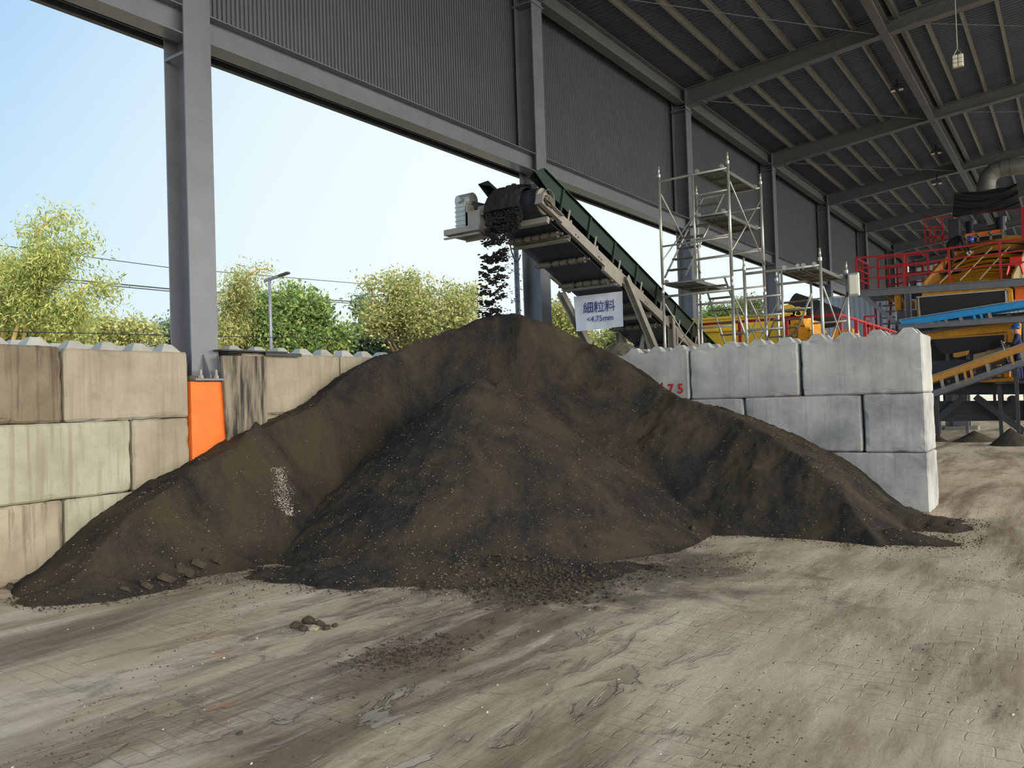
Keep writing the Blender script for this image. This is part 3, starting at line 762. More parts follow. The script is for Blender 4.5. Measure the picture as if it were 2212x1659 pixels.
def slab(p, r, seed, flat=.42):
    import bmesh
    rs = random.Random(seed); bm = bmesh.new(); bmesh.ops.create_cube(bm, size=1)
    for v in bm.verts: v.co = Vector((v.co.x*2*r*rs.uniform(.8, 1.2), v.co.y*1.2*r*rs.uniform(.7, 1.2), v.co.z*2*r*flat*rs.uniform(.8, 1.3)))
    bmesh.ops.subdivide_edges(bm, edges=list(bm.edges), cuts=3, use_grid_fill=True); off = Vector((seed*1.3, seed*.7, 0))
    for v in bm.verts: v.co += v.co.normalized()*r*.22*noise.noise(v.co/r*1.2+off)
    me = bpy.data.meshes.new('crust_slab'); bm.to_mesh(me); bm.free(); me.materials.append(M['clod'])
    o = bpy.data.objects.new('crust_slab', me); C.objects.link(o); o.location = p; return o
# broken crust slabs along the left foot of the pile
SL = 'crust slabs along the left foot of the pile'
for (u, v, w, lab) in ((462, 1196, 34, 'largest upright crust slab, topmost of the row at the pile foot'), (432, 1217, 24, 'crust slab just below the largest one'), (400, 1231, 26, 'crust slab in the middle of the row at the pile foot'),
                       (362, 1247, 24, 'crust slab left of the middle of the row'), (318, 1262, 18, 'crust slab second from the lower left end of the row'), (272, 1270, 14, 'smallest crust slab at the lower left end of the row')):
    p = drop(u, v+8); dep = (p-CP).dot(FW); r = w*dep/FPX*.75
    o = slab((p.x, p.y, surf(p.x, p.y)+.025), r*.85, int(u)); o.rotation_euler = (R(-28+u % 17), R(22), R(15+u % 23)); tag(o, lab, 'clod', SL)
for (u, v, w, lab) in ((1125, 1213, 20, 'flat dark slab leaning at the front foot of the cone'), (1075, 1203, 14, 'flat slab left of the leaning one at the front foot of the cone'), (1160, 1308, 13, 'flat dark chip in front of the loose rubble')):
    p = drop(u, v); dep = (p-CP).dot(FW); o = slab((p.x, p.y, surf(p.x, p.y)+.015), w*dep/FPX*.55, int(u), .25); o.rotation_euler = (R(-15), R(-12), 0); tag(o, lab, 'clod')
# rubble heap lying on top of the right wall
def heap(x, y):
    return 2.36+.27-.40*math.hypot((x+6.35)/.85, (y-12.28)/.55)+.03*fbm(x, y, 2, 3, 8) 
M['rubble'] = mat('wet_grey_rubble', srgb(120, 112, 98), .9, 0, .5, 18, bump=.8, bscale=40)
o = pile_mesh('rubble_heap', -7.2, -5.5, 11.93, 12.7, .022, heap, 'rubble', base=2.36)
tag(o, 'small heap of grey rubble on top of the right wall beneath the conveyor', 'rubble')
# ---------------------------------------------------------------- discharge conveyor
OC = Vector((-7.15, 10.514, 4.738)); DS = Vector((0, .9423, -.3347)); DN = Vector((0, .3347, .9423))
HW = .55
def cvp(x, s, n): return OC+Vector((1, 0, 0))*x+DS*s+DN*n
def cbox(mb, x0, x1, s0, s1, n0, n1):
    vs = [cvp(x, s, n) for x in (x0, x1) for s in (s0, s1) for n in (n0, n1)]
    return mb.add(vs, [(0, 1, 3, 2), (4, 6, 7, 5), (0, 4, 5, 1), (2, 3, 7, 6), (0, 2, 6, 4), (1, 5, 7, 3)])
SLEN = 8.2
cv = thing('belt_conveyor', 'inclined belt conveyor with green side skirts dropping material over the right wall onto the pile', 'conveyor', cvp(0, SLEN, 0)*1.0)
# stringers: channels open outwards with flanges
for sg in (1, -1):
    mb = MB(); x = sg*HW
    cbox(mb, x-.006, x+.006, .38, SLEN, -.15, .02)
    cbox(mb, x, x-sg*.06, .38, SLEN, .008, .02); cbox(mb, x, x-sg*.06, .38, SLEN, -.15, -.138)
    for s in (.9, 1.7, 3.55, 5.0): 
        for dn in (-.115, -.115): cbox(mb, x-sg*.0, x+sg*.016, s, s+.02, dn, dn+.02); cbox(mb, x-sg*.0, x+sg*.016, s+.09, s+.11, dn, dn+.02)
    mb.build('stringer', 'conv', cv)
    # head frame: short channel with a capped nose, open towards the outside
    mb = MB()
    cbox(mb, x-.006, x+.0, -.20, .42, -.17, -.03); cbox(mb, x, x+sg*.07, -.20, .42, -.17, -.158); cbox(mb, x, x+sg*.07, -.20, .42, -.042, -.03)
    cbox(mb, x-.06*sg, x+sg*.075, -.215, -.195, -.17, .0)
    cbox(mb, x+sg*.02, x+sg*.035, .10, .14, -.12, -.08)
    mb.build('head_frame', 'conv', cv)
    # splice box below the stringer
    mb = MB(); cbox(mb, x-sg*.06, x+sg*.012, 1.95, 2.62, -.24, -.13); mb.build('splice_box', 'conv', cv, bevel=.012)
mb = MB(); mb.tube([cvp(-HW-.08, 0, 0), cvp(HW+.06, 0, 0)], .035, 16); mb.tube([cvp(-.50, 0, 0), cvp(.50, 0, 0)], .205, 40); mb.smooth = True
drum = mb.build('drum', 'conv', cv, smooth=False)
mb = MB(); mb.tube([cvp(HW-.02, 0, 0), cvp(HW+.05, 0, 0)], .085, 20); mb.tube([cvp(HW+.05, 0, 0), cvp(HW+.075, 0, 0)], .05, 20)
cbox(mb, HW-.01, HW+.05, -.12, .16, -.055, -.02)
mb.build('bearing', 'roller', cv)
# hub shroud seen at the near end of the drum
mb = MB()
vs = []; n = 20
for i in range(n+1):
    a = math.pi*(i/n)*1.15-.4
    for r_ in (.20, .205): 
        for xx in (.50, .56): vs.append(cvp(xx, -math.cos(a)*r_*.85+.05, math.sin(a)*r_*1.02))
fs = []
for i in range(n): b_ = i*4; fs += [(b_+0, b_+1, b_+5, b_+4), (b_+2, b_+6, b_+7, b_+3), (b_+1, b_+3, b_+7, b_+5), (b_, b_+4, b_+6, b_+2)]
mb.add(vs, fs); mb.build('drum_guard', 'galv', cv)
# belt loop: over the drum, troughed on top, flat underneath
mb = MB(); prof_ = [(-.48, .14), (-.36, .06), (-.24, 0), (0, -.01), (.24, 0), (.36, .06), (.48, .14)]
path = []
for s in (SLEN-.1, 6, 4, 2.5, 1.4): path.append((s, .24, 1.0))
path += [(.8, .235, .6), (.4, .222, .25), (.1, .218, 0)]
for i in range(13):
    a = R(90+i*15); path.append((math.cos(a)*.217, math.sin(a)*.217, 0))
path += [(.6, -.217, 0), (2, -.217, 0), (4, -.217, 0), (SLEN-.1, -.217, 0)]
k = len(prof_); vs = []
for (s, n_, tr) in path:
    for (x, h) in prof_: vs.append(cvp(x, s, n_+h*tr))
for q, (s, n_, tr) in enumerate(path):
    pr = path[max(q-1, 0)]; nx_ = path[min(q+1, len(path)-1)]; ds, dn = nx_[0]-pr[0], nx_[1]-pr[1]; l = math.hypot(ds, dn) or 1
    for (x, h) in prof_: vs.append(cvp(x, s-dn/l*(-.012), n_+h*tr+ds/l*(.012)))
T = len(path)*k
for q in range(len(path)-1):
    for j in range(k-1):
        a0 = q*k+j; mb.f.append((a0, a0+1, a0+k+1, a0+k)); mb.f.append((a0+T, a0+k+T, a0+k+1+T, a0+1+T))
    for j in (0, k-1): a0 = q*k+j; mb.f.append((a0, a0+k, a0+k+T, a0+T))
mb.v = [tuple(v) for v in vs]; mb.smooth = True
mb.build('belt', 'beltm', cv)
# green skirts with a folded top flange
for sg in (1, -1):
    x = sg*(HW-.01); mb = MB()
    pts = [(-.20, .47), (SLEN, .47), (SLEN, .17), (.16, .17), (-.42, .27)] 
    pin = [(-.20, .47), (SLEN, .47), (SLEN, .15), (.12, .15), (-.42, .27)]
    q = [cvp(x, s, n_) for s, n_ in pin]; mb.plate(q, .006, (1, 0, 0))
    # lower inner sealing strip
    q = [cvp(x-sg*.10, s, n_) for s, n_ in ((.15, .36), (SLEN, .36), (SLEN, .25), (.15, .25))]; mb.plate(q, .008, (1, 0, 0))
    fl_ = MB(); fl_.add([cvp(x, -.20, .47), cvp(x+sg*.055, -.17, .43), cvp(x+sg*.055, SLEN, .43), cvp(x, SLEN, .47), cvp(x, -.20, .463), cvp(x+sg*.05, -.17, .424), cvp(x+sg*.05, SLEN, .424), cvp(x, SLEN, .463)],
           [(0, 1, 2, 3), (7, 6, 5, 4), (1, 5, 6, 2), (0, 4, 5, 1)])
    # sloping inner board from the top flange down to the belt
    mb.add([cvp(x, -.20, .47), cvp(x-sg*.17, -.30, .27), cvp(x-sg*.17, SLEN, .27), cvp(x, SLEN, .47), cvp(x-sg*.006, -.20, .46), cvp(x-sg*.176, -.30, .262), cvp(x-sg*.176, SLEN, .262), cvp(x-sg*.006, SLEN, .46)],
           [(0, 1, 2, 3), (7, 6, 5, 4), (1, 5, 6, 2), (0, 4, 5, 1)])
    mb.add([cvp(x, -.20, .47), cvp(x, -.42, .27), cvp(x-sg*.17, -.30, .27)], [(0, 1, 2)])
    mb.add([cvp(x, -.20, .47), cvp(x, -.42, .27), cvp(x-sg*.13, -.42, .27), cvp(x-sg*.13, -.20, .47)], [(0, 1, 2, 3)]) if False else None
    fl_.build('skirt_flange', 'flange', cv)
    mb.build('skirt', 'green', cv)
    for i in range(9):
        s = .36+.9*i
        m2 = MB(); cbox(m2, x-.0, x+sg*.035, s, s+.045, .02, .43); m2.build('skirt_post', 'green', cv)
        # bent carrying idler bracket
        m2 = MB(); s = .66+.9*i; m2.tube([cvp(x, s, .02), cvp(x, s, .20), cvp(x-sg*.10, s, .28)], .02, 8); m2.box(cvp(x, s+.09, .045), (.01, .06, .06)); m2.smooth = False
        m2.build('idler_bracket', 'conv', cv)
    # row of bolts
    for i in range(5): mb = MB(); mb.tube([cvp(x-sg*.016, -.12+i*.085, .37-i*.03), cvp(x-sg*.002, -.12+i*.085, .37-i*.03)], .010, 6); mb.build('bolt', 'galv', cv)
# rubber sealing strip with a ragged edge just above the stringer
mb = MB()
for i in range(60): cbox(mb, HW-.10, HW-.09, .3+i*.13, .3+i*.13+.12, .20, .27+.02*(i % 3))
mb.build('sealing_strip', 'rubber', cv)
# return idlers with rubber rings, and cross bars
for s in (.56, 1.45, 2.28, 3.3, 4.3, 5.3):
    mb = MB(); mb.tube([cvp(-HW, s, -.27), cvp(HW, s, -.27)], .022, 10)
    for x in (-.42, -.30, -.10, .05, .22, .40):
        mb.tube([cvp(x-.06, s, -.27), cvp(x+.06, s, -.27)], .05, 14)
    mb.build('return_idler', 'roller', cv)
for s in (.26, .80, 2.46, 3.9):
    mb = MB(); n_ = -.17 if s == .26 else -.25
    a_, b_ = cvp(-HW, s, n_), cvp(HW, s, n_)
    mb.channel(a_, b_, .09, .075, .008, up=DN); mb.build('cross_bar', 'conv', cv)
# scraper rail under the drum with two lugs
mb = MB(); mb.bar(cvp(-.45, .12, -.27), cvp(HW, .12, -.27), .07, .10, up=DN)
for x in (.02, .16): mb.add([cvp(x-.03, .12, -.22), cvp(x+.03, .12, -.22), cvp(x+.012, .10, -.16), cvp(x-.012, .10, -.16), cvp(x-.03, .16, -.22), cvp(x+.03, .16, -.22), cvp(x+.012, .14, -.16), cvp(x-.012, .14, -.16)], [(0, 1, 2, 3), (7, 6, 5, 4), (1, 5, 6, 2), (0, 3, 7, 4), (3, 2, 6, 7)])
mb.build('scraper', 'conv', cv)
# gearbox and motor shelf on the far side
mb = MB(); xs = -HW-.10
mb.plate([(-8.42, 10.22, 4.50), (-7.76, 10.22, 4.50), (-7.76, 10.80, 4.50), (-8.42, 10.80, 4.50)], .02)
mb.bar((-8.42, 10.22, 4.46), (-7.70, 10.22, 4.46), .03, .09); mb.bar((-8.42, 10.22, 4.36), (-7.70, 10.22, 4.36), .05, .03)
mb.bar((-8.42, 10.22, 4.46), (-8.42, 10.80, 4.46), .03, .09); mb.bar((-8.42, 10.80, 4.44), (-7.70, 10.80, 4.44), .03, .10)
mb.boxp((-7.98, 10.24, 4.50), (-7.94, 10.50, 4.86)); mb.boxp((-7.98, 10.24, 4.46), (-7.70, 10.44, 4.74))
mb.build('drive_shelf', 'conv', cv, bevel=.004)
mb = MB(); mb.box((-8.16, 10.46, 4.74), (.20, .26, .42)); mb.tube([(-8.28, 10.46, 4.98), (-7.98, 10.46, 4.98)], .12, 20)
for i in range(5): mb.box((-8.16, 10.46, 4.57+i*.075), (.225, .285, .016))
mb.tube([(-8.16, 10.32, 4.98), (-8.16, 10.27, 4.98)], .055, 12)
gbx = mb.build('gearbox', 'galv', cv, bevel=.004)
mb = MB(); mb.tube([(-8.04, 10.47, 4.90), (-7.70, 10.50, 4.78)], .075, 16); mb.tube([(-8.16, 10.6, 4.72), (-8.16, 10.98, 4.66)], .10, 18)
mb.build('drive_motor', 'charcoal', cv)
# hanging cable loop
mb = MB(); pts = []
a0, a1 = at(1102, 528, 'y', 11.0), at(1124, 550, 'y', 11.1)
for i in range(17):
    t = i/16; p = lerp(a0, a1, t); p.z -= .19*math.sin(math.pi*t)**.7; pts.append(p)
mb.tube(pts, .011, 8); mb.smooth = True; mb.build('cable', 'rubber', cv)
# support legs
for sg, (u0, v0, u1, v1) in ((1, (1350, 598, 1413, 752)), (-1, (1213, 632, 1277, 758))) if False else ((1, (1350, 598, 1413, 750)), (-1, (1211, 632, 1277, 757))):
    x = -7.15+sg*(HW+.03)
    a_ = at(u0, v0, 'x', x); b_ = at(u1, v1, 'x', x); d = (b_-a_); b2 = a_+d*((a_.z-.0)/(-d.z))
    mb = MB(); mb.ibeam(a_, b2, .12, .12, .012, .01, up=(1, 0, 0)); mb.box((b2.x, b2.y, .01), (.3, .3, .02)); mb.build('leg', 'conv', cv)
# rear trestle: vertical pair, cross beams, A brace
for x in (-6.57, -7.73):
    yb = at(1452, 745, 'x', x).y if x > -7 else at(1452, 745, 'x', -6.57).y
    zt = (OC+DS*((yb-OC.y)/DS.y)).z-.15
    mb = MB(); mb.ibeam((x, yb, 0), (x, yb, zt+(.25 if x > -7 else 0)), .12, .12, .012, .01, up=(1, 0, 0)); mb.box((x, yb, .01), (.3, .3, .02)); mb.build('leg', 'conv', cv)
    mb = MB(); mb.ibeam((x, yb+.16, 0), (x, yb+.16, zt), .08, .1, .01, .008, up=(1, 0, 0)); mb.build('leg', 'conv', cv)
ybr = at(1452, 745, 'x', -6.57).y
zb = at(1400, 708, 'y', ybr).z
mb = MB(); mb.ibeam((-7.73, ybr, zb), (-6.57, ybr, zb+.0), .1, .12, .01, .01); mb.build('cross_bar', 'conv', cv)
for x1 in (-7.45, -6.85):
    mb = MB(); mb.bar((-7.15, ybr, zb-.06), (x1, ybr, zb-1.2), .07, .07, up=(0, 1, 0)); mb.build('brace', 'conv', cv)
mb = MB(); mb.ibeam((-7.73, ybr+1.2, zb-.62), (-6.57, ybr+1.2, zb-.62), .1, .12, .01, .01); mb.build('cross_bar', 'conv', cv)
# banner
yb = at(1345, 630, 'x', -6.62).y
c_ = [at(1239, 641, 'y', yb), at(1344.5, 629, 'y', yb), at(1347, 705, 'y', yb), at(1245, 716, 'y', yb)]
mb = MB(); N_ = 16; vs = []
for side in (0, 1):
    for j in range(N_+1):
        for i in range(N_+1):
            s, t = i/N_, j/N_
            p = lerp(lerp(c_[0], c_[1], s), lerp(c_[3], c_[2], s), t)
            p.y += .012*math.sin(s*9+t*3)*t+.006*math.sin(s*23)+.02*t*t*math.sin(s*3)+(.003 if side else 0)
            vs.append(p)
K = (N_+1)**2; fs = []
for j in range(N_):
    for i in range(N_):
        a_ = j*(N_+1)+i; fs.append((a_, a_+N_+1, a_+N_+2, a_+1)); fs.append((a_+K, a_+1+K, a_+N_+2+K, a_+N_+1+K))
mb.add(vs, fs); mb.smooth = True
bn = mb.build('banner', 'banner'); tag(bn, 'white cloth banner with blue writing hanging under the conveyor', 'banner')
def text_mesh(s, size, m, loc, rot, parent, name='lettering', xs=1.0, align='CENTER', off=.0, thick=.002):
    o = text(s, size, m, (0, 0, 0), (0, 0, 0), None, name, thick, align)
    o.data.offset = off
    bpy.context.view_layer.update()
    dg_ = bpy.context.evaluated_depsgraph_get()
    me = bpy.data.meshes.new_from_object(o.evaluated_get(dg_)); cu = o.data
    bpy.data.objects.remove(o); bpy.data.curves.remove(cu)
    o = bpy.data.objects.new(name, me); C.objects.link(o); me.materials.clear(); me.materials.append(M[m])
    o.scale = (xs, 1, 1); o.rotation_euler = rot
    if parent is not None: o.parent = parent; loc = Vector(loc)-WLOC.get(parent.name, Vector((0, 0, 0)))
    o.location = loc; return o
du = (c_[1]-c_[0]); slant = math.atan2(du.z, du.x)
ce = at(1294, 664, 'y', yb-.03); text_mesh('細粒料', .225, 'ink', ce, (R(90), -slant, 0), bn, 'lettering')
ce = at(1296, 688, 'y', yb-.03); text_mesh('<4.75mm', .145, 'ink', ce, (R(90), -slant, 0), bn, 'lettering')
# replace the curve digits on the block by meshes
for o in [o for o in C.objects if o.type == 'FONT']: bpy.data.objects.remove(o)
for ch, u, v in (('4', 1428, 838), ('.', 1439, 845), ('7', 1449, 841), ('5', 1470, 840.5)):
    p = at(u, v, 'y', 11.92)
    text_mesh(ch, .21, 'redink', (p.x, YR-.002, p.z), (R(90), 0, 0), blk, 'painted_digit', xs=.95, off=.006, thick=.003)

# material lying on the belt head and tipping over the drum
mb = MB(); nu, nv = 40, 46; vs = []
for j in range(nv+1):
    t = j/nv
    for i in range(nu+1):
        s = i/nu*2-1
        a = R(50+t*150)   # around the drum
        if t < .35: base_s, base_n = (.35-t)/.35*2.2, .232+.0
        else: aa = R(90+(t-.35)/.65*115); base_s, base_n = math.cos(aa)*.235, math.sin(aa)*.235
        hump = (1-abs(s)**2.2)
        nn = fbm(s*3, t*9, 3, 4, 1.3)
        wv = .30+.06*nn+.05*t
        x = -.07+s*wv
        bulge = hump*(.085*(1-t*.3)+.05*nn)
        if t < .35: q = cvp(x, base_s, base_n+bulge+.02-(.012 if hump <= 0 else 0)+.10*abs(s)**2*0)
        else: q = cvp(x, math.cos(aa)*(.235+bulge)-(t-.35)*.16, math.sin(aa)*(.235+bulge)-max(0, t-.7)*.4)
        vs.append(q)
fs = [(j*(nu+1)+i, (j+1)*(nu+1)+i, (j+1)*(nu+1)+i+1, j*(nu+1)+i+1) for j in range(nv) for i in range(nu)]
mb.add(vs, fs); mb.smooth = True
tag(mb.build('material_on_belt', 'fall'), 'dark material curling over the conveyor head drum', 'aggregate', kind='stuff')
# falling curtain of clumps
rs = random.Random(5); mb = MB()
ico = [(0, 0, 1), (.894, 0, .447), (.276, .851, .447), (-.724, .526, .447), (-.724, -.526, .447), (.276, -.851, .447), (.724, .526, -.447), (-.276, .851, -.447), (-.894, 0, -.447), (-.276, -.851, -.447), (.724, -.526, -.447), (0, 0, -1)]
fc = [(0, 1, 2), (0, 2, 3), (0, 3, 4), (0, 4, 5), (0, 5, 1), (1, 6, 2), (2, 7, 3), (3, 8, 4), (4, 9, 5), (5, 10, 1), (2, 6, 7), (3, 7, 8), (4, 8, 9), (5, 9, 10), (1, 10, 6), (6, 11, 7), (7, 11, 8), (8, 11, 9), (9, 11, 10), (10, 11, 6)]
def blob(p, sx, sy, sz):
    k = [rs.uniform(.55, 1.35) for _ in ico]
    mb.add([(p[0]+q[0]*sx*k[i], p[1]+q[1]*sy*k[i], p[2]+q[2]*sz*k[i]) for i, q in enumerate(ico)], fc)
x0, x1 = -7.46, -6.98
for i in range(5600):
    t = rs.random()**1.15                                 # 0 at the drum, 1 at the pile
    zt, zbm = 4.50, 2.98
    z = zt+(zbm-zt)*t
    y = 10.16-.22*math.sqrt(t)+rs.gauss(0, .05)
    # dense left two thirds, thin spray on the right
    if rs.random() < .78: x = x0-.08*t+(x1-x0-.02)*rs.random()+rs.gauss(0, .012)
    else: x = x1-.10+.30*rs.random()**1.3*(.4+t)
    band = math.sin(z*34+2.2*noise.noise(Vector((x*5, z*3, 1)))*3)
    dens = 1.0 if t < .06 else (.36+.5*band)-.12*t
    if rs.random() > dens: continue
    r = (.019 if x < x1-.1 else .009)*rs.uniform(.4, 1.3)*(1.1 if t < .2 else 1)
    blob((x, y, z), r*1.5, r, r*.75)
for i in range(1500):
    x, z = rs.uniform(x0-.02, x1+.10), rs.uniform(4.28, 4.66); x += (z-4.6)*.0
    blob((x, 10.20+rs.gauss(0, .035)-(4.66-z)*.12, z), .022*rs.uniform(.4, 1.2), .015, .018*rs.uniform(.4, 1.1))
for i in range(700):
    s = rs.uniform(-.28, .30); x = -.07+s-7.15; aa = R(rs.uniform(70, 215)); rr_ = .235+rs.uniform(.05, .10)
    q = OC+DS*(math.cos(aa)*rr_)+DN*(math.sin(aa)*rr_); blob((x, q.y, q.z), .014, .012, .012)
tag(mb.build('falling_material', 'fall'), 'stream of dark clumps falling from the conveyor head onto the pile', 'aggregate', kind='stuff')
# ---------------------------------------------------------------- scaffolds
def tube_part(par, name, a, b, r=.024, m='galv', n=10):
    mb = MB(); mb.tube([a, b], r, n); mb.smooth = True; return mb.build(name, m, par)
def h_frame(par, x0, x1, y, z0, z1, mid=None, rungs=(), brace_top=True):
    """one end frame: two posts, top rail, inner stile and rungs; each a part of the tower"""
    for x in (x0, x1):
        tube_part(par, 'post', (x, y, z0), (x, y, z1-.0), .027)
        tube_part(par, 'spigot', (x, y, z1), (x, y, z1+.16), .019)
        mb = MB(); mb.tube([(x, y, z1-.05), (x, y, z1+.005)], .033, 10); mb.build('collar', 'galv', par)
    tube_part(par, 'top_rail', (x0, y, z1-.12), (x1, y, z1-.12))
    if mid is not None: tube_part(par, 'stile', (mid, y, z0+.12), (mid, y, z1-.14), .020)
    for (a, b, z) in rungs: tube_part(par, 'rung', (a, y, z), (b, y, z), .018)
def deck(par, x0, x1, ya, yb, z):
    mb = MB(); n = 5
    w = (x1-x0)
    mb.bar((x0+.02, ya, z-.02), (x0+.02, yb, z-.02), .035, .06); mb.bar((x1-.02, ya, z-.02), (x1-.02, yb, z-.02), .035, .06)
    # perforated planks: strips with slots between
    k = 6
    for i in range(k):
        xa = x0+.04+(w-.08)*i/k; xb = x0+.04+(w-.08)*(i+1)/k-.018
        mb.boxp((xa, ya+.02, z-.012), (xb, yb-.02, z-.004))
    m_ = int((yb-ya)/.08)
    for j in range(m_+1):
        y = ya+.02+(yb-ya-.04)*j/m_; mb.boxp((x0+.03, y-.014, z-.012), (x1-.03, y+.014, z-.005))
    for j in range(4): y = ya+.1+(yb-ya-.2)*j/3; mb.boxp((x0+.03, y-.015, z-.05), (x1-.03, y+.015, z-.012))
    d = mb.build('deck', 'deckm', par)
    for x in (x0+.03, x1-.03):
        for y in (ya, yb):
            h = MB(); h.tube([(x, y-.03, z+.03), (x, y+.03, z+.03)], .034, 8); h.box((x, y+(.04 if y == ya else -.04), z), (.04, .08, .05)); h.build('hook', 'galv', d)
def ladder(par, p0, p1, width, nst, side=(1, 0, 0)):
    """inclined stair: two stringer tubes and flat treads"""
    s = Vector(side)*width; p0, p1 = Vector(p0), Vector(p1)
    tube_part(par, 'stair_rail', p0, p1, .019); tube_part(par, 'stair_rail', p0+s, p1+s, .019)
    for i in range(nst):
        q = lerp(p0, p1, (i+.7)/(nst+.4)); mb = MB()
        mb.boxp((q.x, q.y-.085, q.z-.022), (q.x+s.x, q.y+.085, q.z+.0)); mb.build('tread', 'deckm', par, bevel=.006)
YF1 = 14.1
def xz(u, v, y): p = at(u, v, 'y', y); return p.x, p.z
xa = xz(1432, 620, YF1)[0]; xb = xz(1582, 620, YF1)[0]
zlo = xz(1586, 598, YF1)[1]; zhi = xz(1573, 362, YF1)[1]
print('SCAF1', xa, xb, zlo, zhi)
YB1 = YF1+1.83
t1 = thing('scaffold_tower', 'tall galvanised scaffold tower with two upper decks and stairs behind the right wall', 'scaffold', ((xa+xb)/2, YF1, 0))
xm = xa+(xb-xa)*.5
zl2 = zlo-(zhi-zlo)
for y in (YF1, YB1):
    fz = zhi-zlo
    h_frame(t1, xa, xb, y, zlo+.02, zhi+.12, xm, [(xm, xb, zlo+fz*k) for k in (.80, .60, .39, .20)]+[(xa, xb, zlo+fz*.37), (xa, xb, zlo+.02)])
    h_frame(t1, xa, xb, y, zl2+.0, zlo-.10, xm, [(xm, xb, zl2+fz*k) for k in (.78, .56, .36, .18)]+[(xa, xb, zl2+.3)])
    h_frame(t1, xa, xb, y, 0.03, zl2-.10, xm, [(xa, xb, .35)])
    for x in (xa, xb):
        mb = MB(); mb.box((x, y, .015), (.14, .14, .03)); mb.build('foot_plate', 'galv', t1)
deck(t1, xm+.06, xb-.08, YF1, YB1, zhi+.02)
deck(t1, xm+.06, xb-.08, YF1, YB1, zlo+(zhi-zlo)*.60)
deck(t1, xa+.05, xm+.0, YF1, YB1, zlo+.03)
deck(t1, xm+.04, xb-.08, YF1, YB1, zlo+.03) if False else None
# cross braces on both long sides
fz = zhi-zlo
for x in (xa, xb):
    for (z0, z1) in ((zlo+fz*.22, zhi-.25), (zl2+fz*.22, zlo-.35)):
        tube_part(t1, 'cross_brace', (x+.03, YF1, z1), (x+.03, YB1, z0), .013); tube_part(t1, 'cross_brace', (x-.01, YF1, z0), (x-.01, YB1, z1), .013)
# inner stairs, seen leaning left at the bottom
def stair_px(par, pa, pb, y, width, n, dy=.9):
    a = at(pa[0], pa[1], 'y', y+dy); b = at(pb[0], pb[1], 'y', y+dy*.2); ladder(par, b, a, width, n)
stair_px(t1, (1518, 428), (1436, 600), YF1, .42, 7)
stair_px(t1, (1518, 602), (1566, 742), YF1, .42, 5, .6)

YF2 = 13.75
xc = xz(1610, 650, YF2)[0]; xd = xz(1775, 650, YF2)[0]; zt = xz(1775, 572, YF2)[1]
t2 = thing('scaffold_tower', 'lower scaffold tower with one deck and a floodlight, right of the tall one', 'scaffold', ((xc+xd)/2, YF2, 0))
YB2 = YF2+1.83; xm2 = xc+(xd-xc)*.5
for y in (YF2, YB2):
    h_frame(t2, xc, xd, y, zt-1.78, zt+.12, xm2, [(xc, xm2, zt-k) for k in (.42, .74, .98, 1.35)] if y == YF2 else [(xm2, xd, zt-k) for k in (.35, .8, 1.2)]+[(xc, xm2, zt-.5)])
    h_frame(t2, xc, xd, y, .03, zt-1.86, None, [(xc, xd, .4)])
    for x in (xc, xd):
        mb = MB(); mb.box((x, y, .015), (.14, .14, .03)); mb.build('foot_plate', 'galv', t2)
w2 = (xd-xm2)/2
deck(t2, xm2+.02, xm2+w2-.01, YF2, YB2, zt+.0); deck(t2, xm2+w2+.02, xd-.06, YF2, YB2, zt+.0)
for x in (xc, xd):
    tube_part(t2, 'cross_brace', (x+.03, YF2, zt-.35), (x+.03, YB2, zt-1.6), .013); tube_part(t2, 'cross_brace', (x-.01, YF2, zt-1.6), (x-.01, YB2, zt-.35), .013)
stair_px(t2, (1736, 612), (1700, 742), YF2, -.50, 5, .5) if False else None
a = at(1692, 640, 'y', YF2+.5); b = at(1655, 740, 'y', YF2+1.2)
ladder(t2, b, a, .48, 5)
# floodlight clamped to the rear right post of the low tower
pf = at(1851, 606, 'y', YB2); px_ = Vector((xd, YB2, zt-.25))
fl = thing('floodlight', 'flat rectangular floodlight clamped to the right post of the lower scaffold', 'floodlight', (xd+.12, YB2-.05, zt-.18))
mb = MB(); mb.box((xd+.13, YB2-.06, zt-.16), (.20, .05, .44)); mb.build('housing', 'galv', fl, bevel=.03)
mb = MB(); mb.box((xd+.13, YB2-.088, zt-.16), (.13, .012, .34)); mb.build('lens', 'lamp', fl, bevel=.004)
mb = MB(); mb.tube([(xd, YB2-.03, zt-.0), (xd+.05, YB2-.03, zt-.0)], .04, 8); mb.tube([(xd, YB2-.03, zt-.32), (xd+.05, YB2-.03, zt-.32)], .04, 8); mb.build('clamp', 'charcoal', fl)

# ---------------------------------------------------------------- lights under the roof
def pendant(u, v, y, label):
    p = at(u, v, 'y', y); zr = rb(p.x)+.35
    t = thing('pendant_light', label, 'lamp', p)
    mb = MB(); mb.tube([p+Vector((0, 0, .24)), (p.x, p.y, zr+.6)], .012, 6)
    mb.tube([p+Vector((0, 0, .24)), p+Vector((-.07, 0, .12))], .008, 6); mb.tube([p+Vector((0, 0, .24)), p+Vector((.07, 0, .12))], .008, 6); mb.build('chain', 'galv', t)
    mb = MB(); mb.box(p+Vector((0, .03, 0)), (.20, .06, .26)); mb.build('housing', 'galv', t, bevel=.02)
    for i in (0, 1):
        for j in (0, 1, 2):
            mb = MB(); mb.box(p+Vector((-.048+.096*i, -.01, -.082+.082*j)), (.086, .05, .072)); mb.build('lamp_cell', 'lamp', t, bevel=.015)
pendant(2069, 131, YC+SP+CW/2+4.4, 'white pendant lamp of square cells hanging on a chain from the roof')
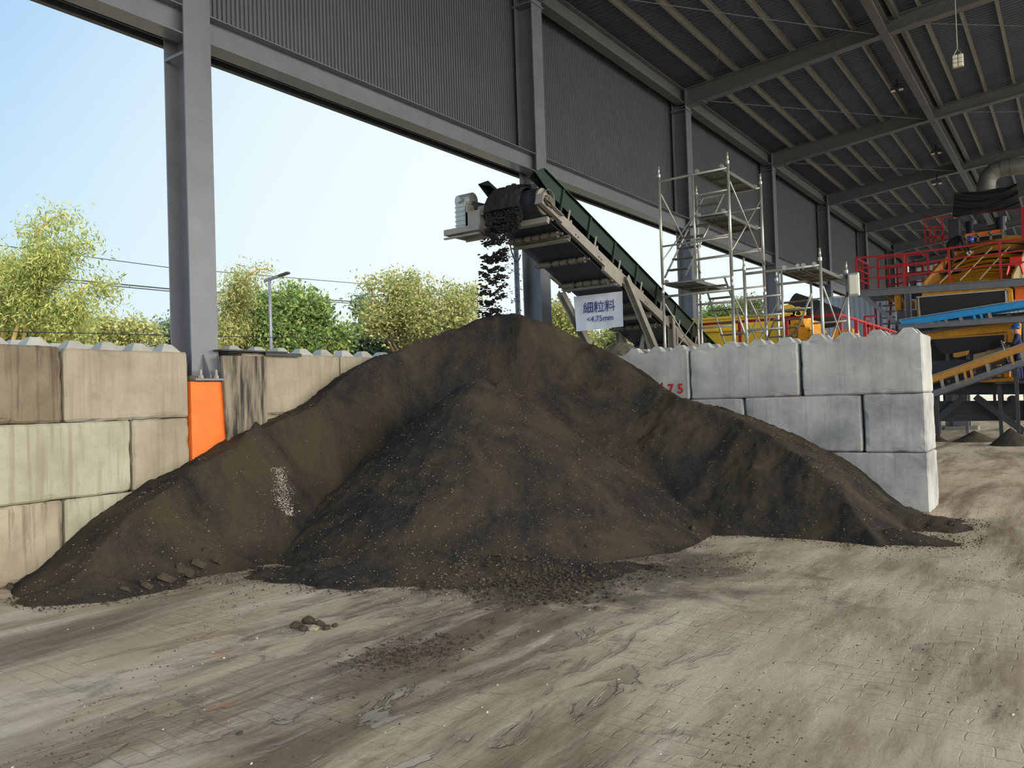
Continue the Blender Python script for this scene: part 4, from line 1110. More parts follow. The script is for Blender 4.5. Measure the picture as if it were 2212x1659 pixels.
def spot(u, v, y, label, sc=1.0):
    p = at(u, v, 'y', y); zr = rz(p.x)
    t = thing('spotlight', label, 'lamp', p)
    mb = MB(); mb.boxp(p+Vector((-.03, -.03, 0)), (p.x+.03, p.y+.03, zr-.25 if zr-.25 > p.z+.1 else p.z+.25)); mb.boxp(p+Vector((-.12, -.02, .06)), p+Vector((.14, .02, .10))); mb.build('bracket', 'charcoal', t)
    for dx in (-.10, .12):
        mb = MB(); mb.box(p+Vector((dx, -.05, -.06)), (.14, .10, .13), Matrix.Rotation(R(25), 3, 'X')); mb.build('lamp_head', 'charcoal', t, bevel=.01)
        mb = MB(); mb.box(p+Vector((dx, -.09, -.10)), (.12, .02, .06), Matrix.Rotation(R(25), 3, 'X')); mb.build('lens', 'lamp', t)
spot(1938, 190, YC+2*SP+4.6, 'twin black spotlight under the long roof tie, nearest to the viewer')
spot(2022, 327, YC+3*SP+4.6, 'twin black spotlight under the roof tie, in the bay behind the nearest one')
spot(2024, 393, YC+4*SP+.0, 'small security spotlight under the far rafter')

# ---------------------------------------------------------------- yellow machine behind the scaffolds
YM = 17.6
def mp6(x, y): return 1480+.217*x, 560+.217*y
def m6(x, y, Y=YM): return at(*mp6(x, y), 'y', Y)
ym = thing('crusher_unit', 'long yellow machine body standing behind the scaffold towers', 'machine', (m6(600, 700).x, YM+.5, 0))
def prism(mb, pts, y0, y1):
    k = len(pts); vs = [(p.x, y0, p.z) for p in pts]+[(p.x, y1, p.z) for p in pts]
    return mb.add(vs, [tuple(range(k))[::-1], tuple(range(k, 2*k))]+[(i, (i+1) % k, (i+1) % k+k, i+k) for i in range(k)])
mb = MB(); prism(mb, [m6(80, 590), m6(1010, 530), m6(1075, 545), m6(1090, 900), m6(250, 900)], YM, YM+1.6); mb.build('hopper_body', 'yellow', ym, bevel=.01)
mb = MB(); prism(mb, [m6(75, 592), m6(1075, 533), m6(1075, 552), m6(80, 612)], YM-.06, YM); prism(mb, [m6(180, 712), m6(1080, 672), m6(1080, 684), m6(190, 728)], YM-.08, YM); mb.build('rib', 'yellow', ym)
mb = MB(); prism(mb, [m6(1085, 600), m6(1210, 590), m6(1240, 690), m6(1240, 830), m6(1085, 830)], YM-.3, YM+1.2); prism(mb, [m6(1190, 690), m6(1310, 690), m6(1330, 830), m6(1190, 830)], YM-.5, YM+.8)
pn = mb.build('engine_housing', 'amber', ym, bevel=.01)
for (x, y) in ((1110, 680), (1175, 700), (1245, 745)):
    mb = MB(); c0 = m6(x, y, YM-.33 if x < 1200 else YM-.53); mb.tube([c0+Vector((-.05, .03, .08)), c0+Vector((.03, 0, .08)), c0+Vector((.03, 0, -.08)), c0+Vector((-.05, .03, -.08))], .009, 6); mb.build('handle', 'rubber', pn)
for (x, y) in ((1028, 520), (1125, 543)):
    c0 = m6(x, y); mb = MB(); n = 18; vs = []
    for yy in (YM-.03, YM+.03):
        for rr_ in (.06, .16):
            for i in range(n): a = 2*math.pi*i/n; vs.append((c0.x+math.cos(a)*rr_, yy, c0.z+math.sin(a)*rr_*.95))
    fs = []
    for i in range(n):
        j = (i+1) % n; fs += [(i, j, n+j, n+i), (2*n+i, 3*n+i, 3*n+j, 2*n+j), (n+i, n+j, 3*n+j, 3*n+i), (i, 2*n+i, 2*n+j, j)]
    mb.add(vs, fs); mb.boxp((c0.x-.2, YM-.03, c0.z-.28), (c0.x+.2, YM+.03, c0.z-.10)); mb.build('lifting_eye', 'yellow', ym)
for x in (300, 900):
    for yy in (YM+.1, YM+1.5): 
        q = m6(x, 880); mb = MB(); mb.boxp((q.x-.1, yy-.08, 0), (q.x+.1, yy+.08, q.z)); mb.build('leg', 'amber', ym)
mb = MB(); prism(mb, [m6(1390, 690), m6(1600, 672), m6(1620, 760), m6(1540, 830), m6(1390, 780)], YM+.6, YM+1.2); q = m6(1500, 800); mb.boxp((q.x-.1, YM+.8, 0), (q.x+.1, YM+1.0, q.z))
tag(mb.build('bracket_frame', 'amber', bevel=.02), 'amber steel bracket right of the yellow machine, behind the red handrail', 'bracket')
mb = MB(); a, b = m6(1060, 470, YM+2.4), m6(1330, 560, YM+2.4); mb.tube([a, b], .34, 24); q = lerp(a, b, .5); mb.boxp((q.x-.2, q.y-.2, 0), (q.x+.2, q.y+.2, q.z)); mb.tube([b, b+Vector((.5, 0, -.1))], [.34, .2], 24)
tag(mb.build('exhaust_drum', 'rubber'), 'black cylindrical drum above and behind the yellow machine', 'drum')
# red pipe handrail in front of it
def rail_thing(label, tops, posts, mids, r=.028, name='handrail', cat='railing', zfoot=None):
    t = thing(name, label, cat, tops[0])
    mb = MB(); mb.tube(tops, r, 8); mb.build('top_rail', 'red', t)
    for m_ in mids: mb = MB(); mb.tube(m_, r*.8, 8); mb.build('mid_rail', 'red', t)
    for (p, z) in posts: mb = MB(); mb.bar(p, (p[0], p[1], z), r*2, r*2); mb.build('post', 'red', t)
    return t
YR_ = 16.4
tp = [m6(150, 650, YR_), m6(1540, 550, YR_), at(1935, 718, 'y', YR_+2.2)]
ps = []
for x in (150, 570, 1040, 1540): q = lerp(tp[0], tp[1], (x-150)/1390); ps.append((q, .03))
for t in (.14, .27, .42, .55, .68, .85): q = lerp(tp[1], tp[2], t); ps.append((q, .03))
rail_thing('red pipe handrail running in front of the yellow machine then sloping down to the right', tp, ps, [[tp[0]-Vector((0, 0, .55)), tp[1]-Vector((0, 0, .55))]], .03)
# ---------------------------------------------------------------- screening plant on the right, far side of the wall
YP = 29.5
def z3(x, y, Y=YP): return at(1780+.2532*x, 340+.2532*y, 'y', Y)
def z4(x, y, Y=YP): return at(1950+.205*x, 640+.205*y, 'y', Y)
def z5(x, y, Y=YP): return at(1900+.14105*x, 560+.14105*y, 'y', Y)     # close-up of the screen
def z6(x, y, Y=YP): return at(1840+.09946*x, 520+.09946*y, 'y', Y)     # close-up of the platform
def z7(x, y, Y=YP): return at(1990+.10036*x, 380+.10036*y, 'y', Y)     # close-up of the tarpaulin
def V(x, y, z): return Vector((x, y, z))
# steel platform with posts and struts
pf = thing('steel_platform', 'grey steel walkway platform carried on posts above the crushing plant', 'platform', z3(310, 1150)*1.0)
a, b = z6(130, 1090), z3(2050, 1010)
mb = MB(); mb.ibeam(a-V(0, 0, .10), b-V(0, 0, .10), .12, .24, .02, .012); mb.build('edge_beam', 'steel', pf)
mb = MB(); mb.ibeam(a+V(0, 1.9, -.10), V(b.x, b.y+1.9, b.z-.10), .12, .24, .02, .012); mb.build('edge_beam', 'steel', pf)
mb = MB(); mb.boxp((a.x, a.y, a.z), (b.x, a.y+1.9, a.z+.03)) if abs(a.z-b.z) < .05 else mb.add([a, b, b+V(0, 1.9, 0), a+V(0, 1.9, 0), a+V(0, 0, .03), b+V(0, 0, .03), b+V(0, 1.9, .03), a+V(0, 1.9, .03)], [(3, 2, 1, 0), (4, 5, 6, 7), (0, 1, 5, 4), (1, 2, 6, 5), (2, 3, 7, 6), (3, 0, 4, 7)])
for i in range(8): q = lerp(a, b, (i+.5)/8); mb.bar(q+V(0, 0, -.03), q+V(0, 1.9, -.03), .05, .05)
mb.build('deck_plate', 'conv', pf)
p1 = z6(1215, 1090); mb = MB(); mb.ibeam((p1.x, YP, 0), (p1.x, YP, p1.z-.1), .22, .18, .02, .012, up=(1, 0, 0)); mb.build('post', 'steel', pf)
p2 = z3(1690, 300); mb = MB(); mb.ibeam((p2.x+.12, YP+1.9, 0), (p2.x+.12, YP+1.9, z7(2150, 780).z), .25, .2, .02, .012, up=(1, 0, 0)); mb.build('post', 'charcoal', pf)
c0 = z6(200, 1150); c1 = z5(290, 1010); mb = MB(); mb.bar(c0, c1, .10, .13); mb.build('strut', 'steel', pf)
c1b = V(c1.x, YP, 0); mb = MB(); mb.ibeam(c1b, c1+V(0, 0, .1), .20, .18, .02, .012, up=(1, 0, 0)); mb.build('post', 'steel', pf)
mb = MB(); mb.bar(z6(650, 1130, YP+.6), z6(960, 1310, YP+1.9), .06, .12); mb.build('strut', 'ochre', pf)
# lower long grey beams and the far right post
mb = MB(); mb.channel(z5(260, 1050), z5(2250, 905), .08, .24, .015); mb.build('edge_beam', 'steel', pf)
mb = MB(); mb.channel(z5(640, 1110, YP+.25), z5(2250, 880, YP+.25), .08, .16, .015); mb.build('edge_beam', 'steel', pf)
pr_ = z4(1262, 300); mb = MB(); mb.ibeam((pr_.x+.10, YP+.1, 0), (pr_.x+.10, YP+.1, z5(2200, 900).z), .22, .2, .02, .012, up=(1, 0, 0)); mb.box((pr_.x+.1, YP+.1, .1), (.45, .45, .2)); mb.build('post', 'steel', pf)
# red railings
def tb(par, name, a, b, w=.05, m='red'):
    mb = MB(); mb.bar(a, b, w, w); return mb.build(name, m, par)
def railing(label, top, foot_of, zoff, posts_t, closed=True, w=.05):
    t = thing('guard_rail', label, 'railing', foot_of(top[0]))
    for k, dz in enumerate((0, .36, .72)):
        for p, q in zip(top[:-1], top[1:]): tb(t, 'rail', p-V(0, 0, dz*zoff), q-V(0, 0, dz*zoff), w*(1 if k == 0 else .8))
    for (i, u) in posts_t: q = lerp(top[i], top[i+1], u); f = foot_of(q); tb(t, 'post', f, q, w*1.15)
    return t
ta, tbp = z6(90, 375), z3(2050, 650)
zz = 1.08
dk = lambda p: V(p.x, p.y, (a.z+(b.z-a.z)*(p.x-a.x)/(b.x-a.x))+.03)
tm = z6(1120, 290)
g1 = railing('front red guard rail along the near edge of the plant platform', [ta, tm, tbp], dk, 1.0, [(0, 0), (0, .999), (1, .30), (1, .62), (1, .9)], w=.06)
tl = ta+V(0, 1.9, 0)
railing('red guard rail closing the left end of the plant platform', [ta+V(0, .08, 0), tl], dk, 1.0, [(0, .5), (0, 1)])
q0, q1 = z6(560, 395, YP+1.9), z6(1640, 280, YP+1.9)
railing('red guard rail behind the first one, along the far edge of the platform', [q0, q1], dk, 1.0, [(0, 0), (0, .58), (0, 1)])
q0, q1 = z6(790, 560, YP+4.5), z6(1900, 440, YP+4.5)
mbx = lambda p: V(p.x, p.y, p.z-1.5)
railing('farthest red guard rail, around the stair head behind the platform', [q0, z6(1180, 500, YP+4.5), q1], mbx, 1.0, [(0, 0), (0, .5), (0, 1), (1, .5), (1, 1)], w=.07)
st = thing('stair', 'grey steel stair with red stringers below the left end of the platform', 'stair', z6(700, 1650, YP+2.4))
tb(st, 'stringer', z6(500, 1330, YP+2.2), z6(560, 1660, YP+2.2)-V(0, 0, 2.6), .07); tb(st, 'stringer', z6(860, 1320, YP+2.8), z6(700, 1500, YP+2.8)-V(.2, 0, 3.4), .07)
for i in range(5):
    mb = MB(); q = z6(680, 1430+i*130, YP+2.5); mb.boxp((q.x, YP+2.4, q.z), (q.x+.42, YP+2.7, q.z+.04)); mb.build('tread', 'steel', st)
mb = MB(); q = z6(600, 1350, YP+2.3); mb.boxp((q.x, YP+2.2, 0), (q.x+.06, YP+2.3, q.z)); q = z6(980, 1330, YP+2.3); mb.boxp((q.x, YP+2.2, 0), (q.x+.06, YP+2.3, q.z)); mb.build('support', 'steel', st)
# lower red rails by the partition
t = thing('guard_rail', 'low red rail in front of the pale corrugated partition', 'railing', z3(340, 1500, 25))
tb(t, 'rail', z3(345, 1358, 25), z3(440, 1352, 25)); tb(t, 'post', z3(345, 1358, 25), V(z3(345, 1358, 25).x, 25, 0)); tb(t, 'post', z3(375, 1390, 25), V(z3(375, 1390, 25).x, 25, 0)); tb(t, 'rail', z3(345, 1440, 25), z3(440, 1435, 25))

# ---- upper banana screen: curved yellow slats on a slanting deck
ys = thing('vibrating_screen', 'amber vibrating screen with curved slatted deck behind the red railing', 'screen', z3(1250, 1600, YP+1.2))
def deckpt(u, w):
    """u across 0..1, w up the slope 0..1: the deck climbs away from the viewer"""
    lo0, lo1 = z5(680, 470, YP+.75), z5(2040, 380, YP+.75)
    hi0, hi1 = z3(1150, 800, YP+4.6), z3(1800, 700, YP+4.6)
    p = lerp(lerp(lo0, lo1, u), lerp(hi0, hi1, u), w)
    p.z += .22*math.sin(math.pi*u)*(.6+.4*w)-.25*math.sin(math.pi*w)
    return p
def strip(w0, w1, lift, m, name, n=20):
    mb = MB(); vs = []
    for i in range(n+1):
        u = i/n
        for w in (w0, w1): vs.append(deckpt(u, w)+V(0, -.03, lift)); vs.append(deckpt(u, w)+V(0, -.0, lift-.05))
    fs = []
    for i in range(n):
        o = i*4; fs += [(o, o+4, o+6, o+2), (o+1, o+3, o+7, o+5), (o, o+1, o+5, o+4), (o+2, o+6, o+7, o+3)]
    fs += [(0, 2, 3, 1), (n*4, n*4+1, n*4+3, n*4+2)]
    mb.add(vs, fs); return mb.build(name, m, ys)
mb = MB(); n_ = 20
for j in range(n_+1):
    for i in range(n_+1): mb.v.append(tuple(deckpt(i/n_, j/n_)+V(0, 0, -.07)))
for j in range(n_+1):
    for i in range(n_+1): mb.v.append(tuple(deckpt(i/n_, j/n_)+V(0, 0, -.11)))
K = (n_+1)**2
for j in range(n_):
    for i in range(n_): a_ = j*(n_+1)+i; mb.f.append((a_, a_+1, a_+n_+2, a_+n_+1)); mb.f.append((a_+K, a_+n_+1+K, a_+n_+2+K, a_+1+K))
mb.smooth = True; mb.build('screen_deck', 'rubber', ys)
for i in range(8):
    w0 = .02+i*.096; strip(w0, w0+.040, .03, 'amber', 'slat')
strip(.80, .88, .06, 'ochre', 'slat'); strip(.90, 1.0, .10, 'ochre', 'slat')
for u in (.18, .42, .64):
    mb = MB(); mb.bar(deckpt(u+.0, .0)+V(0, -.06, .10), deckpt(u+.10, .80)+V(0, -.06, .14), .035, .05); mb.build('clamp_bar', 'wood', ys)
for u, sgn in ((0, -1), (1, 1)):
    mb = MB()
    A_, B_ = deckpt(u, 0), deckpt(u, 1); mb.plate([A_+V(0, 0, -.5), B_+V(0, 0, -.5), B_+V(0, 0, .28), A_+V(0, 0, .28)], .06, (1, 0, 0)); mb.build('side_plate', 'ochre' if u == 0 else 'wood', ys)
# yellow hood with rubber curtain
mb = MB(); prism(mb, [z5(640, 520), z5(700, 485), z5(1960, 415), z5(2030, 450), z5(2050, 680), z5(1960, 700), z5(1955, 480), z5(640, 585)], YP+.05, YP+.75); mb.build('hood', 'amber', ys, bevel=.02)
mb = MB(); prism(mb, [z5(600, 580), z5(1930, 470), z5(1930, 690), z5(640, 890)], YP-.02, YP+.04); cu_ = mb.build('rubber_curtain', 'rubber', ys)
mb = MB(); mb.bar(z5(560, 582, YP-.05), z5(1960, 465, YP-.05), .02, .035); mb.bar(z5(598, 580, YP-.05), z5(610, 960, YP-.05), .03, .02, up=(0, 1, 0)); mb.bar(z5(1930, 450, YP-.05), z5(1945, 740, YP-.05), .05, .02, up=(0, 1, 0)); mb.build('curtain_clamp', 'galv', ys)
mb = MB(); prism(mb, [z5(545, 600), z5(600, 590), z5(600, 870), z5(560, 870)], YP+.1, YP+1.5); mb.boxp(z5(360, 640, YP+.3), z5(545, 760, YP+.8)); mb.build('side_housing', 'amber', ys, bevel=.02)
q = z5(310, 540, YP+.5); q2 = z5(350, 790, YP+.5); mb = MB(); mb.boxp((q.x-.12, YP+.2, q2.z), (q2.x+.02, YP+.7, q.z)); mb.build('exciter_box', 'amber', ys, bevel=.02)
mb = MB(); q, q2 = z5(280, 800, YP+.4), z5(560, 890, YP+.4); mb.boxp((q.x, YP+.3, q2.z), (q2.x, YP+1.2, q.z)); mb.build('support_frame', 'steel', ys)
mb = MB(); mb.boxp((q.x+.1, YP+.4, 0), (q.x+.25, YP+.6, q2.z)); mb.build('leg', 'steel', ys)
# orange drive housing at the right edge
mb = MB(); q, q2 = z5(2070, 430, YP+.4), z5(2330, 700, YP+.4); mb.boxp((q.x, YP+.3, q2.z), (q2.x, YP+1.4, q.z)); mb.build('drive_housing', 'orange', ys, bevel=.02)

# ---- blue and ochre conveyors crossing in front
def side_conveyor(label, m, pa, pb, h, y, legs, w=.8, frame_a=None, frame_b=None):
    t = thing('belt_conveyor', label, 'conveyor', pa)
    for yy in (y, y+w):
        o = V(0, yy-y, 0)
        mb = MB(); mb.channel(pa+o, pb+o, .05, h, .012); mb.build('side_beam', m, t)
        mb = MB(); mb.bar(pa+o+V(0, 0, h/2+.03), pb+o+V(0, 0, h/2+.03), .03, .02); mb.build('belt_edge', 'galv', t)
    mb = MB(); d = pb-pa; vs = [pa+V(0, .05, 0), pb+V(0, .05, 0), pb+V(0, w-.05, 0), pa+V(0, w-.05, 0)]; mb.plate(vs, .03); mb.plate([v-V(0, 0, .30) for v in vs], .02); mb.build('belt', 'rubber', t)
    if frame_a is not None:
        for yy in (y, y+w): mb = MB(); mb.channel(frame_a+V(0, yy-y, 0), frame_b+V(0, yy-y, 0), .05, .18, .015); mb.build('frame_rail', 'steel', t)
        for (u, mm, ww) in legs:
            q = lerp(pa, pb, u); f = frame_a+(frame_b-frame_a)*((q.x-frame_a.x)/(frame_b.x-frame_a.x)); 
            mb = MB(); mb.bar(q-V(0, .0, h/2), f+V(.04, 0, .05), ww, .05, up=(0, 1, 0)); mb.build('upright', mm, t)
    return t
side_conveyor('blue sided belt conveyor rising to the right in front of the screen', 'blue', z5(325, 985, YP-.3), z5(2400, 655, YP-.3), .21, YP-.3,
              [(.295, 'blue', .07), (.56, 'blue', .07), (.61, 'blue', .07), (.24, 'conv', .07), (.35, 'conv', .07), (.46, 'conv', .09), (.67, 'conv', .09)], .9, z5(290, 1040, YP-.3), z5(2400, 900, YP-.3))
oc = side_conveyor('ochre sided belt conveyor rising to the right in the lower part of the plant', 'ochre', z4(200, 915, YP-1.4), z4(1420, 490, YP-1.4), .20, YP-1.4,
              [(.385, 'ochre', .07), (.44, 'ochre', .07), (.785, 'ochre', .07), (.18, 'conv', .09), (.31, 'conv', .09), (.58, 'conv', .09), (.87, 'conv', .09)], 1.0, z4(200, 1070, YP-1.4), z4(1420, 640, YP-1.4))
for x_, y_ in ((330, 1040), (1180, 760)):
    q = z4(x_, y_, YP-1.4)
    mb = MB(); mb.bar((q.x, YP-.9, 0), (q.x, YP-.9, q.z), .1, .1); mb.build('leg', 'charcoal', oc)
# ---- lower chute: amber body with black curtain
ls = thing('feed_chute', 'lower amber chute with sagging black rubber curtain beside the worker', 'chute', z5(1400, 1650, YP+.6))
mb = MB(); prism(mb, [z5(700, 1110, YP+.4), z5(2050, 960, YP+.4), z5(2150, 960, YP+.4), z5(2130, 1400, YP+.4), z5(1960, 1400, YP+.4), z5(1950, 1110, YP+.4), z5(830, 1215, YP+.4), z5(700, 1215, YP+.4)], YP+.4, YP+1.4); mb.build('chute_body', 'amber', ls, bevel=.02)
mb = MB(); mb.bar(z5(700, 1225, YP+.36), z5(1960, 1140, YP+.36), .06, .05); mb.bar(z5(1930, 1120, YP+.36), z5(1925, 1320, YP+.36), .06, .05, up=(0, 1, 0)); mb.build('rim', 'ochre', ls)
mb = MB(); prism(mb, [z5(830, 1225, YP+.4), z5(1900, 1165, YP+.4), z5(1890, 1290, YP+.4), z5(1740, 1380, YP+.4), z5(1200, 1440, YP+.4), z5(960, 1450, YP+.4), z5(870, 1330, YP+.4)], YP+.34, YP+.4); mb.build('rubber_curtain', 'rubber', ls)
mb = MB(); prism(mb, [z5(1715, 1240, YP+.3), z5(1900, 1180, YP+.3), z5(1890, 1290, YP+.3), z5(1760, 1375, YP+.3)], YP+.30, YP+.335); mb.build('torn_flap', 'tarp', ls)
mb = MB(); prism(mb, [z5(1440, 1460, YP), z5(1980, 1330, YP), z5(1920, 1390, YP), z5(1480, 1560, YP), z5(1440, 1540, YP)], YP-.1, YP+.3); mb.build('chute_lip', 'wood', ls, bevel=.01)
mb = MB(); prism(mb, [z5(1130, 1440, YP), z5(1370, 1395, YP), z5(1340, 1470, YP), z5(1190, 1508, YP), z5(1130, 1500, YP)], YP-.05, YP+.2); mb.build('wedge_block', 'ochre', ls, bevel=.01)
mb = MB(); q = z4(600, 690, YP+.5); q0 = z4(200, 640, YP+.5); mb.boxp((q0.x, YP+.1, 1.9), (z4(740, 690, YP+.5).x, YP+1.3, q.z+.05)); mb.build('under_box', 'charcoal', ls)
mb = MB(); prism(mb, [z4(760, 900, YP+.3), z4(1160, 850, YP+.3), z4(1210, 860, YP+.3), z4(1210, 900, YP+.3), z4(760, 925, YP+.3)], YP+.2, YP+.9); mb.boxp(z4(990, 720, YP+.4), z4(1050, 850, YP+.9)); mb.boxp(z4(1060, 740, YP+.4), z4(1140, 850, YP+.9)); mb.build('amber_guard', 'amber', ls, bevel=.01)
# ---- dark base frame
fr = thing('base_frame', 'dark steel base frame with diagonal braces under the crushing plant', 'frame', z4(800, 1500, YP+.2))
def zb4(x, y): return z4(x, y, YP+.2)
for (x0, y0, x1, y1, w, h) in ((200, 985, 1400, 975, .2, .34), (200, 930, 1400, 915, .15, .10), (200, 1140, 1400, 1135, .12, .22), (340, 1205, 1400, 1195, .10, .18), (200, 1272, 1400, 1262, .12, .28)):
    mb = MB(); mb.ibeam(zb4(x0, y0), zb4(x1, y1), w, h, .02, .012); mb.build('beam', 'charcoal', fr)
for (x0, y0, x1, y1) in ((345, 1320, 650, 1060), (770, 1055, 1300, 1440)):
    mb = MB(); mb.bar(zb4(x0, y0)+V(0, -.12, 0), zb4(x1, y1)+V(0, -.12, 0), .13, .20); mb.build('brace', 'charcoal', fr)
for x0 in (430, 600, 960, 1040):
    mb = MB(); q = zb4(x0, 1000); mb.bar((q.x, YP+.4, zb4(x0, 1270).z), (q.x, YP+.4, q.z), .08, .08); mb.build('upright', 'charcoal', fr)
for x0 in (240, 1310):
    mb = MB(); q = zb4(x0, 980); mb.ibeam((q.x, YP+.2, 0), (q.x, YP+.2, q.z), .2, .2, .02, .012, up=(1, 0, 0)); mb.build('leg', 'charcoal', fr)
mb = MB(); q = zb4(1160, 1090); mb.tube([(q.x, YP-.1, q.z), (q.x, YP+.05, q.z)], .14, 24); mb.tube([(q.x, YP-.14, q.z), (q.x, YP-.1, q.z)], .05, 16); mb.build('wheel', 'rubber', fr)
for (x0, lab) in ((495, 'left blue-grey column base standing on a concrete pad beneath the plant'), (625, 'right wider blue-grey column base standing on a concrete pad beneath the plant')):
    q = at(1950+.205*x0, 640+.205*1400, 'z', 0.02); mb = MB(); w = .28 if x0 < 500 else .62
    t = thing('stub_column', lab, 'column', (q.x, q.y, 0)); mb.boxp((q.x-w/2, q.y, .12), (q.x+w/2, q.y+.3, 2.0)); mb.build('shaft', 'steel', t); mb = MB(); mb.boxp((q.x-w/2-.25, q.y-.25, 0), (q.x+w/2+.25, q.y+.5, .14)); mb.build('pad', 'conv', t)
# dark body added behind the chutes to close bright sky gaps
cb_ = thing('backing_body', 'added dark steel body closing the bright gaps behind the conveyors in the middle of the plant', 'machine', z4(800, 1000, YP+2.6))
mb = MB(); q, q2 = z4(180, 250, YP+2.2), z4(1700, 980, YP+2.2); mb.boxp((q.x-.2, YP+2.2, q2.z), (q2.x, YP+4.2, q.z)); mb.build('body', 'charcoal', cb_, bevel=.02)
for i in range(7): mb = MB(); x = q.x+.2+i*(q2.x-q.x-.4)/6; mb.boxp((x-.05, YP+2.12, q2.z), (x+.05, YP+2.2, q.z)); mb.build('stiffener', 'steel', cb_)
for x in (q.x+.3, q2.x-.5): mb = MB(); mb.boxp((x-.1, YP+3, 0), (x+.1, YP+3.2, q2.z)); mb.build('leg', 'charcoal', cb_)
# ---- tarpaulin on a red frame, duct, cabinet, hopper
YT = YP+3.2
tp_ = thing('red_frame', 'tall red pipe frame carrying the black shade net above the plant', 'frame', z7(450, 1500, YT))
for (a_, b_) in (((60, 925), (2250, 690)), ((65, 925), (95, 1480)), ((440, 880), (470, 1480)), ((70, 1130), (440, 1085)), ((180, 1070), (210, 1480)), ((290, 1165), (560, 1140)), ((290, 1165), (305, 1480)), ((80, 1330), (570, 1290)), ((300, 1350), (570, 1330)), ((2180, 670), (2200, 1400))):
    w = .09 if a_ == (2180, 670) else .045
    tb(tp_, 'pipe', z7(*a_, YT), z7(*b_, YT), w)
cn = [z7(715, 350, YT-.06), z7(2060, 155, YT-.06), z7(2125, 695, YT-.06), z7(665, 890, YT-.06)]
mb = MB(); N_ = 30; vs = []
for side in (0, 1):
    for j in range(N_+1):
        for i in range(N_+1):
            s, t = i/N_, j/N_; p = lerp(lerp(cn[0], cn[1], s), lerp(cn[3], cn[2], s), t)
            ph = t-.35*(s*(1-s)*4)*.6; p.y += -.10*math.sin(ph*17)*(.3+s)*(1-t*.5)-.05*math.sin(ph*38+s*3)+(.012 if side else 0); p.z += -.10*math.sin(math.pi*s)*(1-t) 
            vs.append(p)
K = (N_+1)**2; fs = []
for j in range(N_):
    for i in range(N_): a_ = j*(N_+1)+i; fs.append((a_, a_+N_+1, a_+N_+2, a_+1)); fs.append((a_+K, a_+1+K, a_+N_+2+K, a_+N_+1+K))
mb.add(vs, fs); mb.smooth = True
tag(mb.build('shade_net', 'tarp'), 'black shade net sagging in folds on the red frame at upper right', 'net')
mb = MB(); YD = YT+1.2
pts = [z3(1380, 330, YD), z3(1382, 240, YD), z3(1400, 170, YD), z3(1450, 115, YD), z3(1520, 92, YD), z3(1600, 80, YD), z3(2100, 30, YD)]
mb.tube(pts, .30, 20); mb.smooth = True; du_ = mb.build('ventilation_duct', 'duct'); tag(du_, 'curved galvanised duct coming out above the black shade net', 'duct')
for i in (1, 2, 3, 4, 5):
    mb = MB(); d = (pts[i+1]-pts[i-1]).normalized(); mb.tube([pts[i]-d*.03, pts[i]+d*.03], .315, 20); mb.build('duct_joint', 'duct', du_)
mb = MB(); q, q2 = z7(570, 950, YT+.3), z7(835, 1560, YT+.3); mb.boxp((q.x, YT+.3, q2.z), (q2.x, YT+.9, q.z))
tag(mb.build('control_cabinet', 'charcoal', bevel=.01), 'tall dark grey cabinet left of the bending worker', 'cabinet')
hp = thing('feed_hopper', 'grey framed hopper with orange panels on top of the screen', 'hopper', z7(1350, 1400, YT+.6))
for (x0, x1) in ((985, 1205), (1240, 1475), (1515, 1745)):
    yy = lambda x: 1245-(x-985)*.13
    mb = MB(); mb.plate([z7(x0, yy(x0), YT+.6), z7(x1, yy(x1), YT+.6), z7(x1, yy(x1)+75, YT+.6), z7(x0, yy(x0)+75, YT+.6)], .05); mb.build('panel', 'orange', hp)
    mb = MB(); mb.plate([z7(x0+20, yy(x0)+110, YT+.9), z7(x1, yy(x1)+110, YT+.9), z7(x1, yy(x1)+190, YT+.9), z7(x0+20, yy(x0)+190, YT+.9)], .05); mb.build('opening_shade', 'rubber', hp)  # black plate stands in for the shade inside the hopper opening
mb = MB(); mb.bar(z7(955, 1340, YT+.55), z7(1760, 1240, YT+.55), .05, .05)
for x in (960, 1222, 1495, 1760): mb.bar(z7(x, 1250-(x-985)*.13, YT+.55), z7(x, 1440-(x-985)*.13, YT+.55), .06, .05, up=(0, 1, 0))
mb.build('hopper_frame', 'conv', hp)
for (x, y, lab) in ((1070, 1130, 'dark blue bin standing at the left on top of the hopper'), (1720, 1040, 'dark blue bin standing at the right on top of the hopper')):
    q = z7(x, y, YT+1.0); mb = MB(); mb.tube([q+V(0, 0, -.24), q+V(0, 0, .22)], [.15, .19], 16); mb.tube([q+V(0, 0, .22), q+V(0, 0, .25)], .20, 16); tag(mb.build('bin', mat('dark_blue_plastic', srgb(26, 32, 58), .5)), lab, 'bin')
mb = MB(); q = z7(1320, 1130, YT+1.0); mb.tube([q+V(-.5, 0, -.1), q+V(.75, 0, .05)], .10, 12); mb.box(q+V(-.1, 0, .05), (.5, .3, .22)); mb.tube([q+V(-.25, 0, .1), q+V(-.25, 0, .35)], .05, 8); tag(mb.build('pump_unit', 'charcoal'), 'grey pump unit lying between the two blue bins', 'pump')
# red plastic stool
q = z3(1630, 1000, YP+.9); st_ = thing('plastic_stool', 'red plastic chair standing on the platform at the right frame edge', 'chair', q)
mb = MB(); mb.box(q+V(0, 0, .30), (.36, .34, .03)); mb.build('seat', 'redplastic', st_)
mb = MB(); mb.box(q+V(.03, .17, .46), (.34, .03, .26)); mb.build('backrest', 'redplastic', st_, bevel=.01)
for sx in (-1, 1):
    for sy in (-1, 1): mb = MB(); mb.bar(q+V(sx*.15, sy*.14, .3), q+V(sx*.22, sy*.2, 0), .04, .04); mb.build('leg', 'redplastic', st_)
